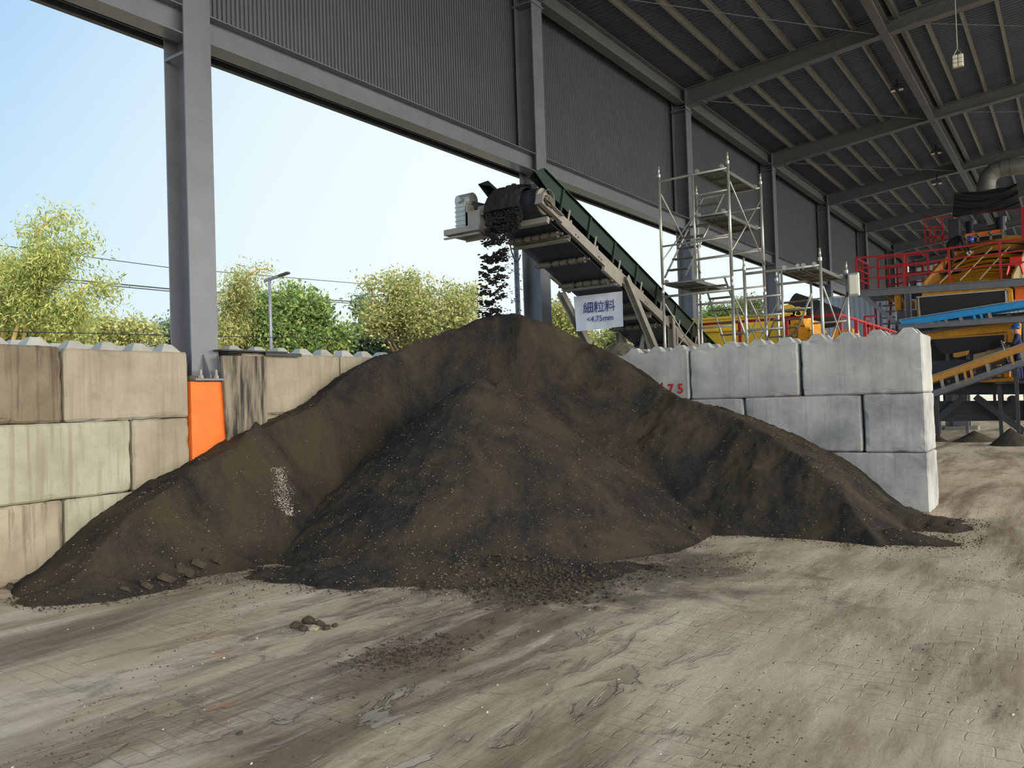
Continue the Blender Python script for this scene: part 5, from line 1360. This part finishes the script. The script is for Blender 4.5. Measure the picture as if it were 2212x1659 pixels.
# ---- dark piles on the floor beneath
def lowpile(x0, x1, y0, ytop, label):
    a_, b_ = at(1950+.205*x0, 640+.205*y0, 'z', 0), at(1950+.205*x1, 640+.205*y0, 'z', 0); c_ = (a_+b_)/2; w = (b_-a_).length/2
    h = (at(1950+.205*(x0+x1)/2, 640+.205*ytop, 'y', c_.y)).z
    f = lambda x, y: h*(1-math.hypot((x-c_.x)/w, (y-c_.y)/(w*.9)))*1.15+.04*fbm(x, y, 3, 3, 1.5)
    o = pile_mesh('aggregate_pile', c_.x-w, c_.x+w, c_.y-w*.9, c_.y+w*.9, w/18, f, 'pile', base=-.03); tag(o, label, 'pile')
lowpile(250, 480, 1530, 1470, 'small low dark pile just right of the wall end, beneath the plant')
lowpile(520, 1000, 1530, 1430, 'wide low dark pile beneath the middle of the plant')
lowpile(900, 1400, 1570, 1410, 'larger dark pile at the right frame edge beneath the plant')
# ---- pale partition and far end of the hall
a0 = at(1799, 643, 'y', 35.0); a1 = at(1925, 625, 'y', 35.0)
mb = corrugated((-8.6, 35.0, 0), (1, 0, 0), (0, 0, 1), 3.9, a0.z, .20, .035, (0, -1, 0))
struct('wall_back', mb, 'lightsheet', 'pale corrugated partition standing in the hall')
YE_ = YC+(NB-1)*SP+.9
mb = corrugated((-9.1, YE_, 1.5), (1, 0, 0), (0, 0, 1), 24, 11.3, .25, .035, (0, -1, 0))
struct('wall_far', mb, 'lightsheet', 'pale sheeting closing the far end of the hall above the opening')
mb = corrugated((-9.2, 29.5, 0), (0, 1, 0), (0, 0, 1), YE_-29.5, 2.4, .2, .035, (1, 0, 0))
struct('wall_far', mb, 'lightsheet', 'low pale sheeting along the far left side of the hall')
# ---------------------------------------------------------------- workers
def worker(name, label, loc, joints, edges, radii, skinr, cat='person', root=0, m='navy'):
    me = bpy.data.meshes.new(name); me.from_pydata([tuple(j) for j in joints], edges, []); me.update()
    o = bpy.data.objects.new(name, me); C.objects.link(o); o.location = loc
    sk = o.modifiers.new('skin', 'SKIN'); sk.use_smooth_shade = True
    for i, r_ in enumerate(radii):
        v = me.skin_vertices[0].data[i]; v.radius = r_ if isinstance(r_, tuple) else (r_, r_); v.use_root = (i == root)
    ss = o.modifiers.new('sub', 'SUBSURF'); ss.levels = ss.render_levels = 2
    bpy.context.view_layer.update()
    dg_ = bpy.context.evaluated_depsgraph_get(); m2 = bpy.data.meshes.new_from_object(o.evaluated_get(dg_))
    o.modifiers.clear(); o.data = m2; bpy.data.meshes.remove(me)
    m2.materials.clear(); m2.materials.append(M[m]); m2.materials.append(M['skin'])
    for p in m2.polygons:
        c = p.center
        p.material_index = 1 if skinr(c) else 0
        p.use_smooth = True
    tag(o, label, cat); WLOC[o.name] = Vector((0, 0, 0)); return o
def hand(par, wrist, dirv, side, m='skin', curl=.6, sc=1.0):
    """palm and five separate curled fingers built as skinned chains joined in one mesh"""
    d = Vector(dirv).normalized(); s = Vector(side).normalized(); n = d.cross(s).normalized(); w = Vector(wrist)
    js = [w, w+d*.05*sc, w+d*.085*sc]; ed = [(0, 1), (1, 2)]; rr_ = [(.022*sc, .03*sc), (.018*sc, .038*sc), (.015*sc, .036*sc)]
    mb = MB(); mb.tube([w, w+d*.04*sc, w+d*.09*sc], [.026*sc, .036*sc, .030*sc], 10)
    for i, (off, ln) in enumerate(((-.027, .070), (-.009, .080), (.009, .075), (.026, .060))):
        p0 = w+d*.085*sc+s*off*sc; pts = [p0]; a = 0
        for seg, f in enumerate((.45, .32, .23)):
            a += curl*(.7+.1*seg); pts.append(pts[-1]+(d*math.cos(a)+n*math.sin(a))*ln*f*sc)
        mb.tube(pts, [.0095*sc, .009*sc, .008*sc, .006*sc], 8)
    p0 = w+d*.03*sc-s*.032*sc; mb.tube([p0, p0+(d*.5-s*.6+n*.5).normalized()*.035*sc, p0+(d*.5-s*.6+n*.5).normalized()*.035*sc+(d*.7+n*.6).normalized()*.03*sc], [.012*sc, .010*sc, .008*sc], 8)
    mb.smooth = True; return mb.build('hand', m, par)
def helmet(par, c, r=.135, fw=(-1, 0, 0), up=(0, 0, 1)):
    f = Vector(fw).normalized(); u = Vector(up).normalized(); s = u.cross(f).normalized(); c = Vector(c); mb = MB(); n, mrow = 24, 8; vs = []
    for j in range(mrow+1):
        a = (math.pi/2)*j/mrow
        for i in range(n):
            t = 2*math.pi*i/n; vs.append(c+(f*math.cos(t)*1.12+s*math.sin(t))*r*math.cos(a)+u*r*math.sin(a)*1.0)
    fs = [(j*n+i, j*n+(i+1) % n, (j+1)*n+(i+1) % n, (j+1)*n+i) for j in range(mrow) for i in range(n)]
    mb.add(vs, fs)
    vs = []
    for k in (0, 1):
        for i in range(n):
            t = 2*math.pi*i/n; e = (1.0 if k == 0 else 1.10+.32*max(0, math.cos(t))**2); vs.append(c+(f*math.cos(t)*1.12+s*math.sin(t))*r*e-u*(.012*k))
    mb.add(vs, [(i, i+n, (i+1) % n+n, (i+1) % n) for i in range(n)]); mb.bar(c+u*r*.98-f*r*.7*0, c+u*r*1.02+f*r*.3, .03, .012) 
    mb.smooth = True; return mb.build('helmet', 'helmet', par)
def face(par, c, fw, sd, mask=True):
    f = Vector(fw).normalized(); s = Vector(sd).normalized(); c = Vector(c)
    for k in (-1, 1):
        mb = MB(); q = c+f*.088+s*.032*k+Vector((0, 0, .012)); mb.tube([q-f*.006, q+f*.004], [.011, .007], 10); mb.build('eye', 'black', par)
        mb = MB(); q = c+s*.078*k+Vector((0, 0, -.01)); mb.tube([q-Vector((0, 0, .028)), q, q+Vector((0, 0, .028))], [.008, .014, .010], 8); mb.build('ear', 'skin', par)
    mb = MB(); mb.tube([c+f*.088+Vector((0, 0, .01)), c+f*.108-Vector((0, 0, .022)), c+f*.090-Vector((0, 0, .034))], [.008, .014, .012], 8); mb.build('nose', 'skin', par)
    if mask:
        mb = MB(); vs = []; n = 8
        for j in range(n+1):
            for i in range(n+1):
                a = (i/n-.5)*2.0; z = -.075+.075*j/n; r_ = .098+.018*math.cos(a)*math.sin(math.pi*j/n)
                vs.append(c+f*r_*math.cos(a)+s*r_*.86*math.sin(a)+Vector((0, 0, z)))
        K = len(vs); vs += [v-f*.006 for v in vs]; fs = [(j*(n+1)+i, j*(n+1)+i+1, (j+1)*(n+1)+i+1, (j+1)*(n+1)+i) for j in range(n) for i in range(n)]
        mb.add(vs, fs+[tuple(x+K for x in f_)[::-1] for f_ in fs]); mb.smooth = True; mb.build('face_mask', 'white', par)
# worker 1, standing behind the ochre conveyor, facing left, holding a rod
YW = YP-.35
hd = z5(2095, 1085, YW)          # head centre
L0 = V(hd.x, YW, hd.z-1.56)
J = [(0, 0, .92), (0.02, 0, 1.12), (0.03, 0, 1.34), (0.01, 0, 1.45), (-.005, 0, 1.53), (-.015, 0, 1.60),
     (.03, -.19, 1.36), (-.08, -.24, 1.12), (-.30, -.16, 1.18), (.03, .19, 1.36), (.00, .25, 1.10), (-.22, .14, 1.05),
     (0, -.10, .86), (-.03, -.11, .48), (.02, -.11, .08), (-.12, -.12, .04), (0, .10, .86), (.04, .11, .48), (.08, .11, .08), (-.06, .12, .04)]
E_ = [(0, 1), (1, 2), (2, 3), (3, 4), (4, 5), (2, 6), (6, 7), (7, 8), (2, 9), (9, 10), (10, 11), (0, 12), (12, 13), (13, 14), (14, 15), (0, 16), (16, 17), (17, 18), (18, 19)]
RR = [(.13, .17), (.12, .16), (.12, .17), .055, .085, .09, .075, .055, .038, .075, .055, .038, .10, .072, .05, .045, .10, .072, .05, .045]
w1 = worker('person', 'standing worker in navy workwear, blue helmet and white mask holding a rod', L0, [Vector(j) for j in J], E_, RR, lambda c: c.z > 1.44)
helmet(w1, (-.01, 0, 1.63), .118); face(w1, (-.015, 0, 1.575), (-1, 0, 0), (0, 1, 0))
hand(w1, (-.30, -.16, 1.18), (-.9, .15, .25), (0, .2, 1), 'galv', .9); hand(w1, (-.22, .14, 1.05), (-.9, -.3, .1), (0, .2, 1), 'galv', .9)
hw = L0+V(-.37, -.13, 1.20); mb = MB(); mb.tube([hw+V(-.03, 0, .06), hw+V(.13, 0, -.62)], .014, 10); mb.smooth = True
tag(mb.build('rod', 'white'), 'white rod held by the standing worker', 'rod')
mb = MB(); mb.boxp((L0.x-.6, YW-.4, L0.z-.08), (L0.x+1.0, YW+.4, L0.z)); 
for dx in (-.5, .9): mb.boxp((L0.x+dx-.05, YW-.3, 0), (L0.x+dx+.05, YW-.2, L0.z-.08))
tag(mb.build('work_stand', 'charcoal'), 'dark steel stand under the standing worker, behind the ochre conveyor', 'platform')
# worker 2, bending over the top of the screen
YW2 = YT-.5
hd = z7(1050, 1395, YW2)
L1 = V(hd.x-.62, YW2, hd.z-.98)
J = [(0, 0, .90), (.14, 0, 1.05), (.36, 0, 1.13), (.48, 0, 1.10), (.55, 0, 1.05), (.60, 0, 1.00),
     (.36, -.19, 1.12), (.44, -.24, .84), (.52, -.18, .58), (.36, .19, 1.12), (.46, .24, .86), (.58, .14, .66),
     (0, -.10, .86), (.10, -.12, .46), (-.04, -.12, .08), (.10, -.13, .04), (-.05, .10, .86), (-.02, .11, .46), (-.16, .11, .08), (-.02, .12, .04)]
w2 = worker('person', 'worker in dark clothes and blue helmet bending forward on the screen', L1, [Vector(j) for j in J], E_, RR, lambda c: c.x > .49 and c.z > .9, m='black')
helmet(w2, (.625, 0, 1.02), .118, (.5, 0, -.85), (.85, 0, .5)); face(w2, (.595, 0, 1.00), (.5, 0, -.85), (0, 1, 0), False)
hand(w2, (.52, -.18, .58), (.25, 0, -.95), (0, 1, 0), 'white', .7); hand(w2, (.58, .14, .66), (.4, 0, -.9), (0, 1, 0), 'white', .7)
mb = MB(); mb.boxp((L1.x-1.6, YW2-.5, L1.z-.10), (L1.x+.35, YW2+.9, L1.z)); mb.boxp((L1.x-1.5, YW2+.2, 0), (L1.x-1.4, YW2+.3, L1.z-.1)); mb.boxp((L1.x+.2, YW2+.2, 0), (L1.x+.3, YW2+.3, L1.z-.1))
tag(mb.build('upper_platform', 'steel'), 'short grey upper platform under the bending worker', 'platform')
mb = MB(); mb.boxp((L1.x-.55, YW2-.3, L1.z+.001), (L1.x-.25, YW2-.05, L1.z+.22)); tag(mb.build('toolbox', 'orange', bevel=.02), 'orange box left of the bending worker', 'box')
# ---------------------------------------------------------------- trees, wires and lamp beyond the left wall
def leafmat(name, c1, c2):  # pale bluish haze is put into the leaf colours
    m = bpy.data.materials.new(name); m.use_nodes = True; n = m.node_tree; L = n.links; n.nodes.clear()
    o = n.nodes.new('ShaderNodeOutputMaterial'); d = n.nodes.new('ShaderNodeBsdfDiffuse'); t = n.nodes.new('ShaderNodeBsdfTranslucent'); mx = n.nodes.new('ShaderNodeMixShader'); mx.inputs[0].default_value = .45
    g_ = n.nodes.new('ShaderNodeNewGeometry'); r = n.nodes.new('ShaderNodeValToRGB'); L.new(g_.outputs['Random Per Island'], r.inputs[0])
    r.color_ramp.elements[0].color = (*c1, 1); r.color_ramp.elements[1].color = (*c2, 1)
    L.new(r.outputs[0], d.inputs[0]); L.new(r.outputs[0], t.inputs[0]); L.new(d.outputs[0], mx.inputs[1]); L.new(t.outputs[0], mx.inputs[2]); L.new(mx.outputs[0], o.inputs[0]); return m
M['leaf_bamboo'] = leafmat('bamboo_leaves', srgb(126, 150, 84), srgb(214, 212, 140))
M['leaf_green'] = leafmat('broad_leaves', srgb(84, 116, 78), srgb(172, 188, 112))
M['leaf_dark'] = leafmat('haze_blue_leaves', srgb(80, 108, 92), srgb(150, 166, 132))
M['leaf_yellow'] = leafmat('yellow_green_leaves', srgb(128, 148, 96), srgb(214, 206, 144))
def leaves(blobs, n, size, aspect, m, name, parent, droop=.0, seed=0, fill=.55):
    """blobs: (centre, (rx, ry, rz)); leaves are small pointed quads on and inside the blobs, in sprays"""
    rg = np.random.default_rng(seed)
    vol = np.array([b[1][0]*b[1][2] for b in blobs]); vol = vol/vol.sum()
    V_ = []
    ns = max(1, n//7)
    # every crown lobe is broken into many small tufts so that sky shows between them
    sub_c, sub_r = [], []
    nsub = max(len(blobs)*11, 50)
    bi = rg.choice(len(blobs), nsub, p=vol)
    for q in bi:
        cc, rr_ = blobs[q]; dv = rg.normal(size=3); dv /= np.linalg.norm(dv); k_ = (fill+(1-fill)*rg.random())*.95
        sub_c.append(np.array(tuple(cc))+dv*np.array(rr_)*k_); m_ = .14+.24*rg.random(); sub_r.append(np.array([rr_[0]*m_+.06, rr_[1]*m_+.06, rr_[2]*m_*.75+.05]))
    sv = np.array([q[0]*q[2] for q in sub_r]); idx = rg.choice(nsub, ns, p=sv/sv.sum())
    c = np.array(sub_c)[idx]; r_ = np.array(sub_r)[idx]
    d = rg.normal(size=(ns, 3)); d /= np.linalg.norm(d, axis=1)[:, None]
    rad = rg.random(ns)**.5*1.05
    ctr = c+d*r_*rad[:, None]
    k = 7
    pos = np.repeat(ctr, k, 0)+rg.normal(size=(ns*k, 3))*size*1.6
    dr = rg.normal(size=(ns*k, 3))+np.repeat(d, k, 0)*.7; dr[:, 2] -= droop; dr /= np.linalg.norm(dr, axis=1)[:, None]
    up_ = rg.normal(size=(ns*k, 3)); sd_ = np.cross(dr, up_); sd_ /= np.linalg.norm(sd_, axis=1)[:, None]
    sz = size*(.6+.8*rg.random(ns*k))[:, None]; w = sz*aspect
    A = pos; B = pos+dr*sz*.5+sd_*w*.5; Cc = pos+dr*sz; D = pos+dr*sz*.5-sd_*w*.5
    vs = np.stack([A, B, Cc, D], 1).reshape(-1, 3); N = len(vs)//4
    pl = WLOC.get(parent.name, Vector((0, 0, 0))); vs = vs-np.array(tuple(pl))
    me = bpy.data.meshes.new(name); me.vertices.add(N*4); me.vertices.foreach_set('co', vs.astype('f').ravel())
    me.loops.add(N*4); me.loops.foreach_set('vertex_index', np.arange(N*4, dtype='i')); me.polygons.add(N)
    me.polygons.foreach_set('loop_start', np.arange(0, N*4, 4, dtype='i')); me.update(calc_edges=True)
    me.materials.append(M[m]); o = bpy.data.objects.new(name, me); C.objects.link(o); o.parent = parent; return o
def px(u, v, D): return atd(u, v, D)
def tree(name, label, D, base_uv, blobs, leafm, nleaf, size, aspect=.55, seed=1, trunk=.14, group=None, cat='tree', fill=.5):
    b0 = atd(base_uv[0], base_uv[1], D); base = Vector((b0.x, b0.y, 0)); t = thing(name, label, cat, base, group)
    s = D/FPX; rs = random.Random(seed); bl = []
    cx_ = sum(b[0] for b in blobs)/len(blobs); cv = sum(b[1] for b in blobs)/len(blobs)
    fork = atd(cx_, cv+60, D); fork.z = max(fork.z*.55, 1.2); fork.x = base.x*.7+fork.x*.3; fork.y = base.y*.7+fork.y*.3
    mb = MB(); mb.tube([base, lerp(base, fork, .5)+Vector((.1, .05, 0)), fork], [trunk*1.3, trunk, trunk*.85], 10); mb.smooth = True; mb.build('trunk', 'trunk', t)
    for (u, v, ru, rv) in blobs:
        dd = D+rs.uniform(-1, 1)*ru*s*.8; c = atd(u, v, dd); bl.append((c, (ru*s, ru*s*.9, rv*s)))
        mb = MB(); mid = lerp(fork, c, .5)+Vector((rs.uniform(-.2, .2), rs.uniform(-.2, .2), -.1)); mb.tube([fork, mid, c], [trunk*.5, trunk*.3, .02], 6); mb.smooth = True; mb.build('branch', 'trunk', t)
    leaves(bl, int(nleaf*1.9), size*.72, aspect, leafm, 'foliage', t, .2, seed, fill); return t
def bamboo(label, D, culms, leafm, nper, seed, size=.13):
    """culms: list of pixel polylines from base to tip; foliage hangs from the upper half"""
    b0 = atd(*culms[0][0], D); t = thing('bamboo_clump', label, 'bamboo', (b0.x, b0.y, 0)); s = D/FPX; rs = random.Random(seed); bl = []
    for ci, cl in enumerate(culms):
        pts = [atd(u, v, D+rs.uniform(-.4, .4)) for (u, v, *_) in cl]; g0 = Vector((pts[0].x+(pts[0].x-pts[1].x)*.3, pts[0].y, 0))
        mb = MB(); P_ = [g0]+pts; mb.tube(P_, [.05]+[.045*(1-i/len(pts))+.008 for i in range(len(pts))], 8); mb.smooth = True; mb.build('culm', 'culm', t)
        for (c, q) in zip(pts, cl):
            if len(q) > 2: bl.append((c+Vector((0, 0, -q[3]*s*.35)), (q[2]*s*.72, q[2]*s*.6, q[3]*s*.72)))
    leaves(bl, nper, size, .24, leafm, 'foliage', t, .9, seed, .2); return t
bamboo('bamboo clump at the far left with one culm arching high to the right', 20.0,
       [[(20, 760), (60, 640, 34, 40), (88, 560, 38, 45), (80, 500, 26, 26), (112, 472, 30, 20), (140, 462, 20, 16), (155, 485, 10, 12)],
        [(45, 760), (70, 640, 40, 44), (110, 560, 40, 36), (160, 530, 28, 18), (190, 525, 20, 12), (205, 540, 10, 12)],
        [(80, 760), (130, 690, 36, 34), (160, 640, 34, 30), (195, 612, 28, 18), (225, 622, 20, 16), (238, 640, 9, 14)],
        [(5, 760), (10, 650, 40, 50), (15, 580, 36, 40), (0, 560, 30, 26)],
        [(130, 760), (150, 700, 30, 30), (180, 660, 20, 24)]], 'leaf_bamboo', 22000, 3)
tree('tree', 'yellow-green scrub at the foot of the bamboo, above the left wall', 21.5, (60, 760), [(30, 720, 50, 40), (90, 700, 50, 45), (150, 720, 45, 32), (60, 660, 40, 40)], 'leaf_bamboo', 9000, .15, seed=21, group=None)
tree('tree', 'low spreading yellow-green tree between the bamboo and the first column', 24, (240, 760), [(180, 728, 34, 20), (225, 718, 34, 22), (270, 722, 34, 18), (310, 718, 26, 20), (150, 700, 28, 26)], 'leaf_yellow', 6500, .15, seed=4)
tree('tree', 'dark tree showing just left of the first column', 27, (355, 770), [(350, 735, 22, 22), (375, 728, 30, 26), (405, 722, 26, 22)], 'leaf_dark', 4500, .17, seed=5)
bamboo('bamboo with a feathery plume right of the first column, behind the lamp post', 24,
       [[(500, 770), (508, 690, 32, 45), (515, 630, 30, 36), (530, 600, 24, 22), (555, 582, 22, 12), (575, 580, 16, 8), (590, 588, 8, 7)], [(480, 770), (490, 700, 26, 40), (500, 650, 22, 30), (512, 598, 18, 20)]], 'leaf_yellow', 8000, 6)
tree('tree', 'broad dense green tree behind the street lamp', 26, (620, 780), [(560, 700, 52, 48), (620, 668, 38, 34), (610, 735, 58, 40), (665, 680, 36, 40), (690, 735, 44, 34), (735, 720, 30, 24), (500, 735, 36, 34), (640, 646, 22, 16)], 'leaf_green', 24000, .19, seed=7, trunk=.2, fill=.35)
tree('tree', 'dark tree, hazy blue put into its leaf colour, filling in below the broad green tree', 29, (720, 790), [(700, 755, 60, 26), (760, 752, 40, 24), (600, 760, 60, 24), (800, 765, 40, 20), (520, 755, 40, 24)], 'leaf_dark', 9000, .18, seed=8, fill=.35)
tree('tree', 'tall airy light green tree left of the falling material', 27, (880, 800), [(800, 620, 26, 16), (850, 625, 40, 26), (905, 612, 40, 20), (880, 660, 60, 34), (950, 640, 40, 26), (990, 660, 34, 26), (820, 690, 40, 36), (900, 710, 60, 30), (970, 695, 44, 26), (1015, 650, 20, 24), (1010, 700, 30, 30)], 'leaf_yellow', 11000, .15, seed=9, trunk=.16, fill=.75)
tree('tree', 'darker green tree at the left below the airy tree', 29, (800, 800), [(810, 715, 34, 34), (790, 660, 18, 26), (840, 740, 40, 24), (900, 745, 40, 20), (870, 690, 30, 26)], 'leaf_dark', 7500, .17, seed=10, fill=.35)
tree('tree', 'sunlit yellow-green tree seen under the conveyor', 30, (1215, 800), [(1200, 690, 34, 36), (1235, 720, 36, 32), (1215, 660, 20, 20), (1260, 740, 30, 30), (1330, 730, 40, 30), (1300, 755, 40, 22), (1390, 735, 24, 26)], 'leaf_yellow', 9000, .15, seed=11, fill=.3)
tree('tree', 'small round tree top showing above the yellow machine, left one', 38, (1548, 800), [(1535, 690, 16, 12), (1552, 680, 18, 14)], 'leaf_green', 2200, .17, seed=12, group=None)
tree('tree', 'small round tree top above the yellow machine, right one behind the low scaffold', 38, (1612, 800), [(1612, 664, 22, 18), (1630, 672, 18, 14), (1600, 680, 20, 14)], 'leaf_yellow', 2600, .17, seed=13)
# street lamp
D = 19.0; b0 = atd(583, 760, D); t = thing('street_lamp', 'thin grey street lamp with flat head between the first column and the trees', 'street lamp', (b0.x, b0.y, 0))
top = atd(582, 606, D); mb = MB(); mb.tube([(top.x, top.y, 0), top], [.05, .035], 12); mb.smooth = True; mb.build('pole', 'steel', t)
e = atd(624, 589, D-.2); s0 = atd(571, 607, D+.05); mb = MB(); mb.bar(s0, lerp(s0, e, .7), .05, .06); mb.build('arm', 'steel', t)
mb = MB(); mb.bar(lerp(s0, e, .62), e, .12, .05); mb.build('lamp_head', 'charcoal', t, bevel=.01)
# power lines run along the road at about x = -22
def wire(pts_uv, X, r, label):
    P_ = [at(u, v, 'x', X) for u, v in pts_uv]; P_ = [P_[0]+(P_[0]-P_[1])*.6]+P_+[P_[-1]+(P_[-1]-P_[-2])*.35]
    ss = []
    for a_, b_ in zip(P_[:-1], P_[1:]):
        for k in range(6): q = lerp(a_, b_, k/6); ss.append(q)
    ss.append(P_[-1]); mb = MB(); mb.tube(ss, r, 5); tag(mb.build('power_line', 'charcoal'), label, 'cable')
wire([(0, 530), (365, 578), (770, 612)], -22, .012, 'thin overhead wire, the highest of those crossing the sky at left')
wire([(0, 590), (365, 624), (770, 652), (1000, 664)], -22, .020, 'thick overhead cable, upper of the close pair behind the first column')
wire([(0, 595), (365, 629), (770, 656), (1000, 668)], -22.3, .016, 'thick overhead cable, lower of the close pair behind the first column')
wire([(0, 716), (365, 724), (770, 733), (1000, 731)], -14, .008, 'pale low wire running just above the studs of the left wall')
# yard beyond the wall and far hedge bank
mb = MB(); mb.boxp((-46, 20, 0), (-45.4, 110, 2.2)); tag(mb.build('boundary_wall', 'lightsheet'), 'low pale boundary wall far beyond the left side of the yard', 'wall') if False else None
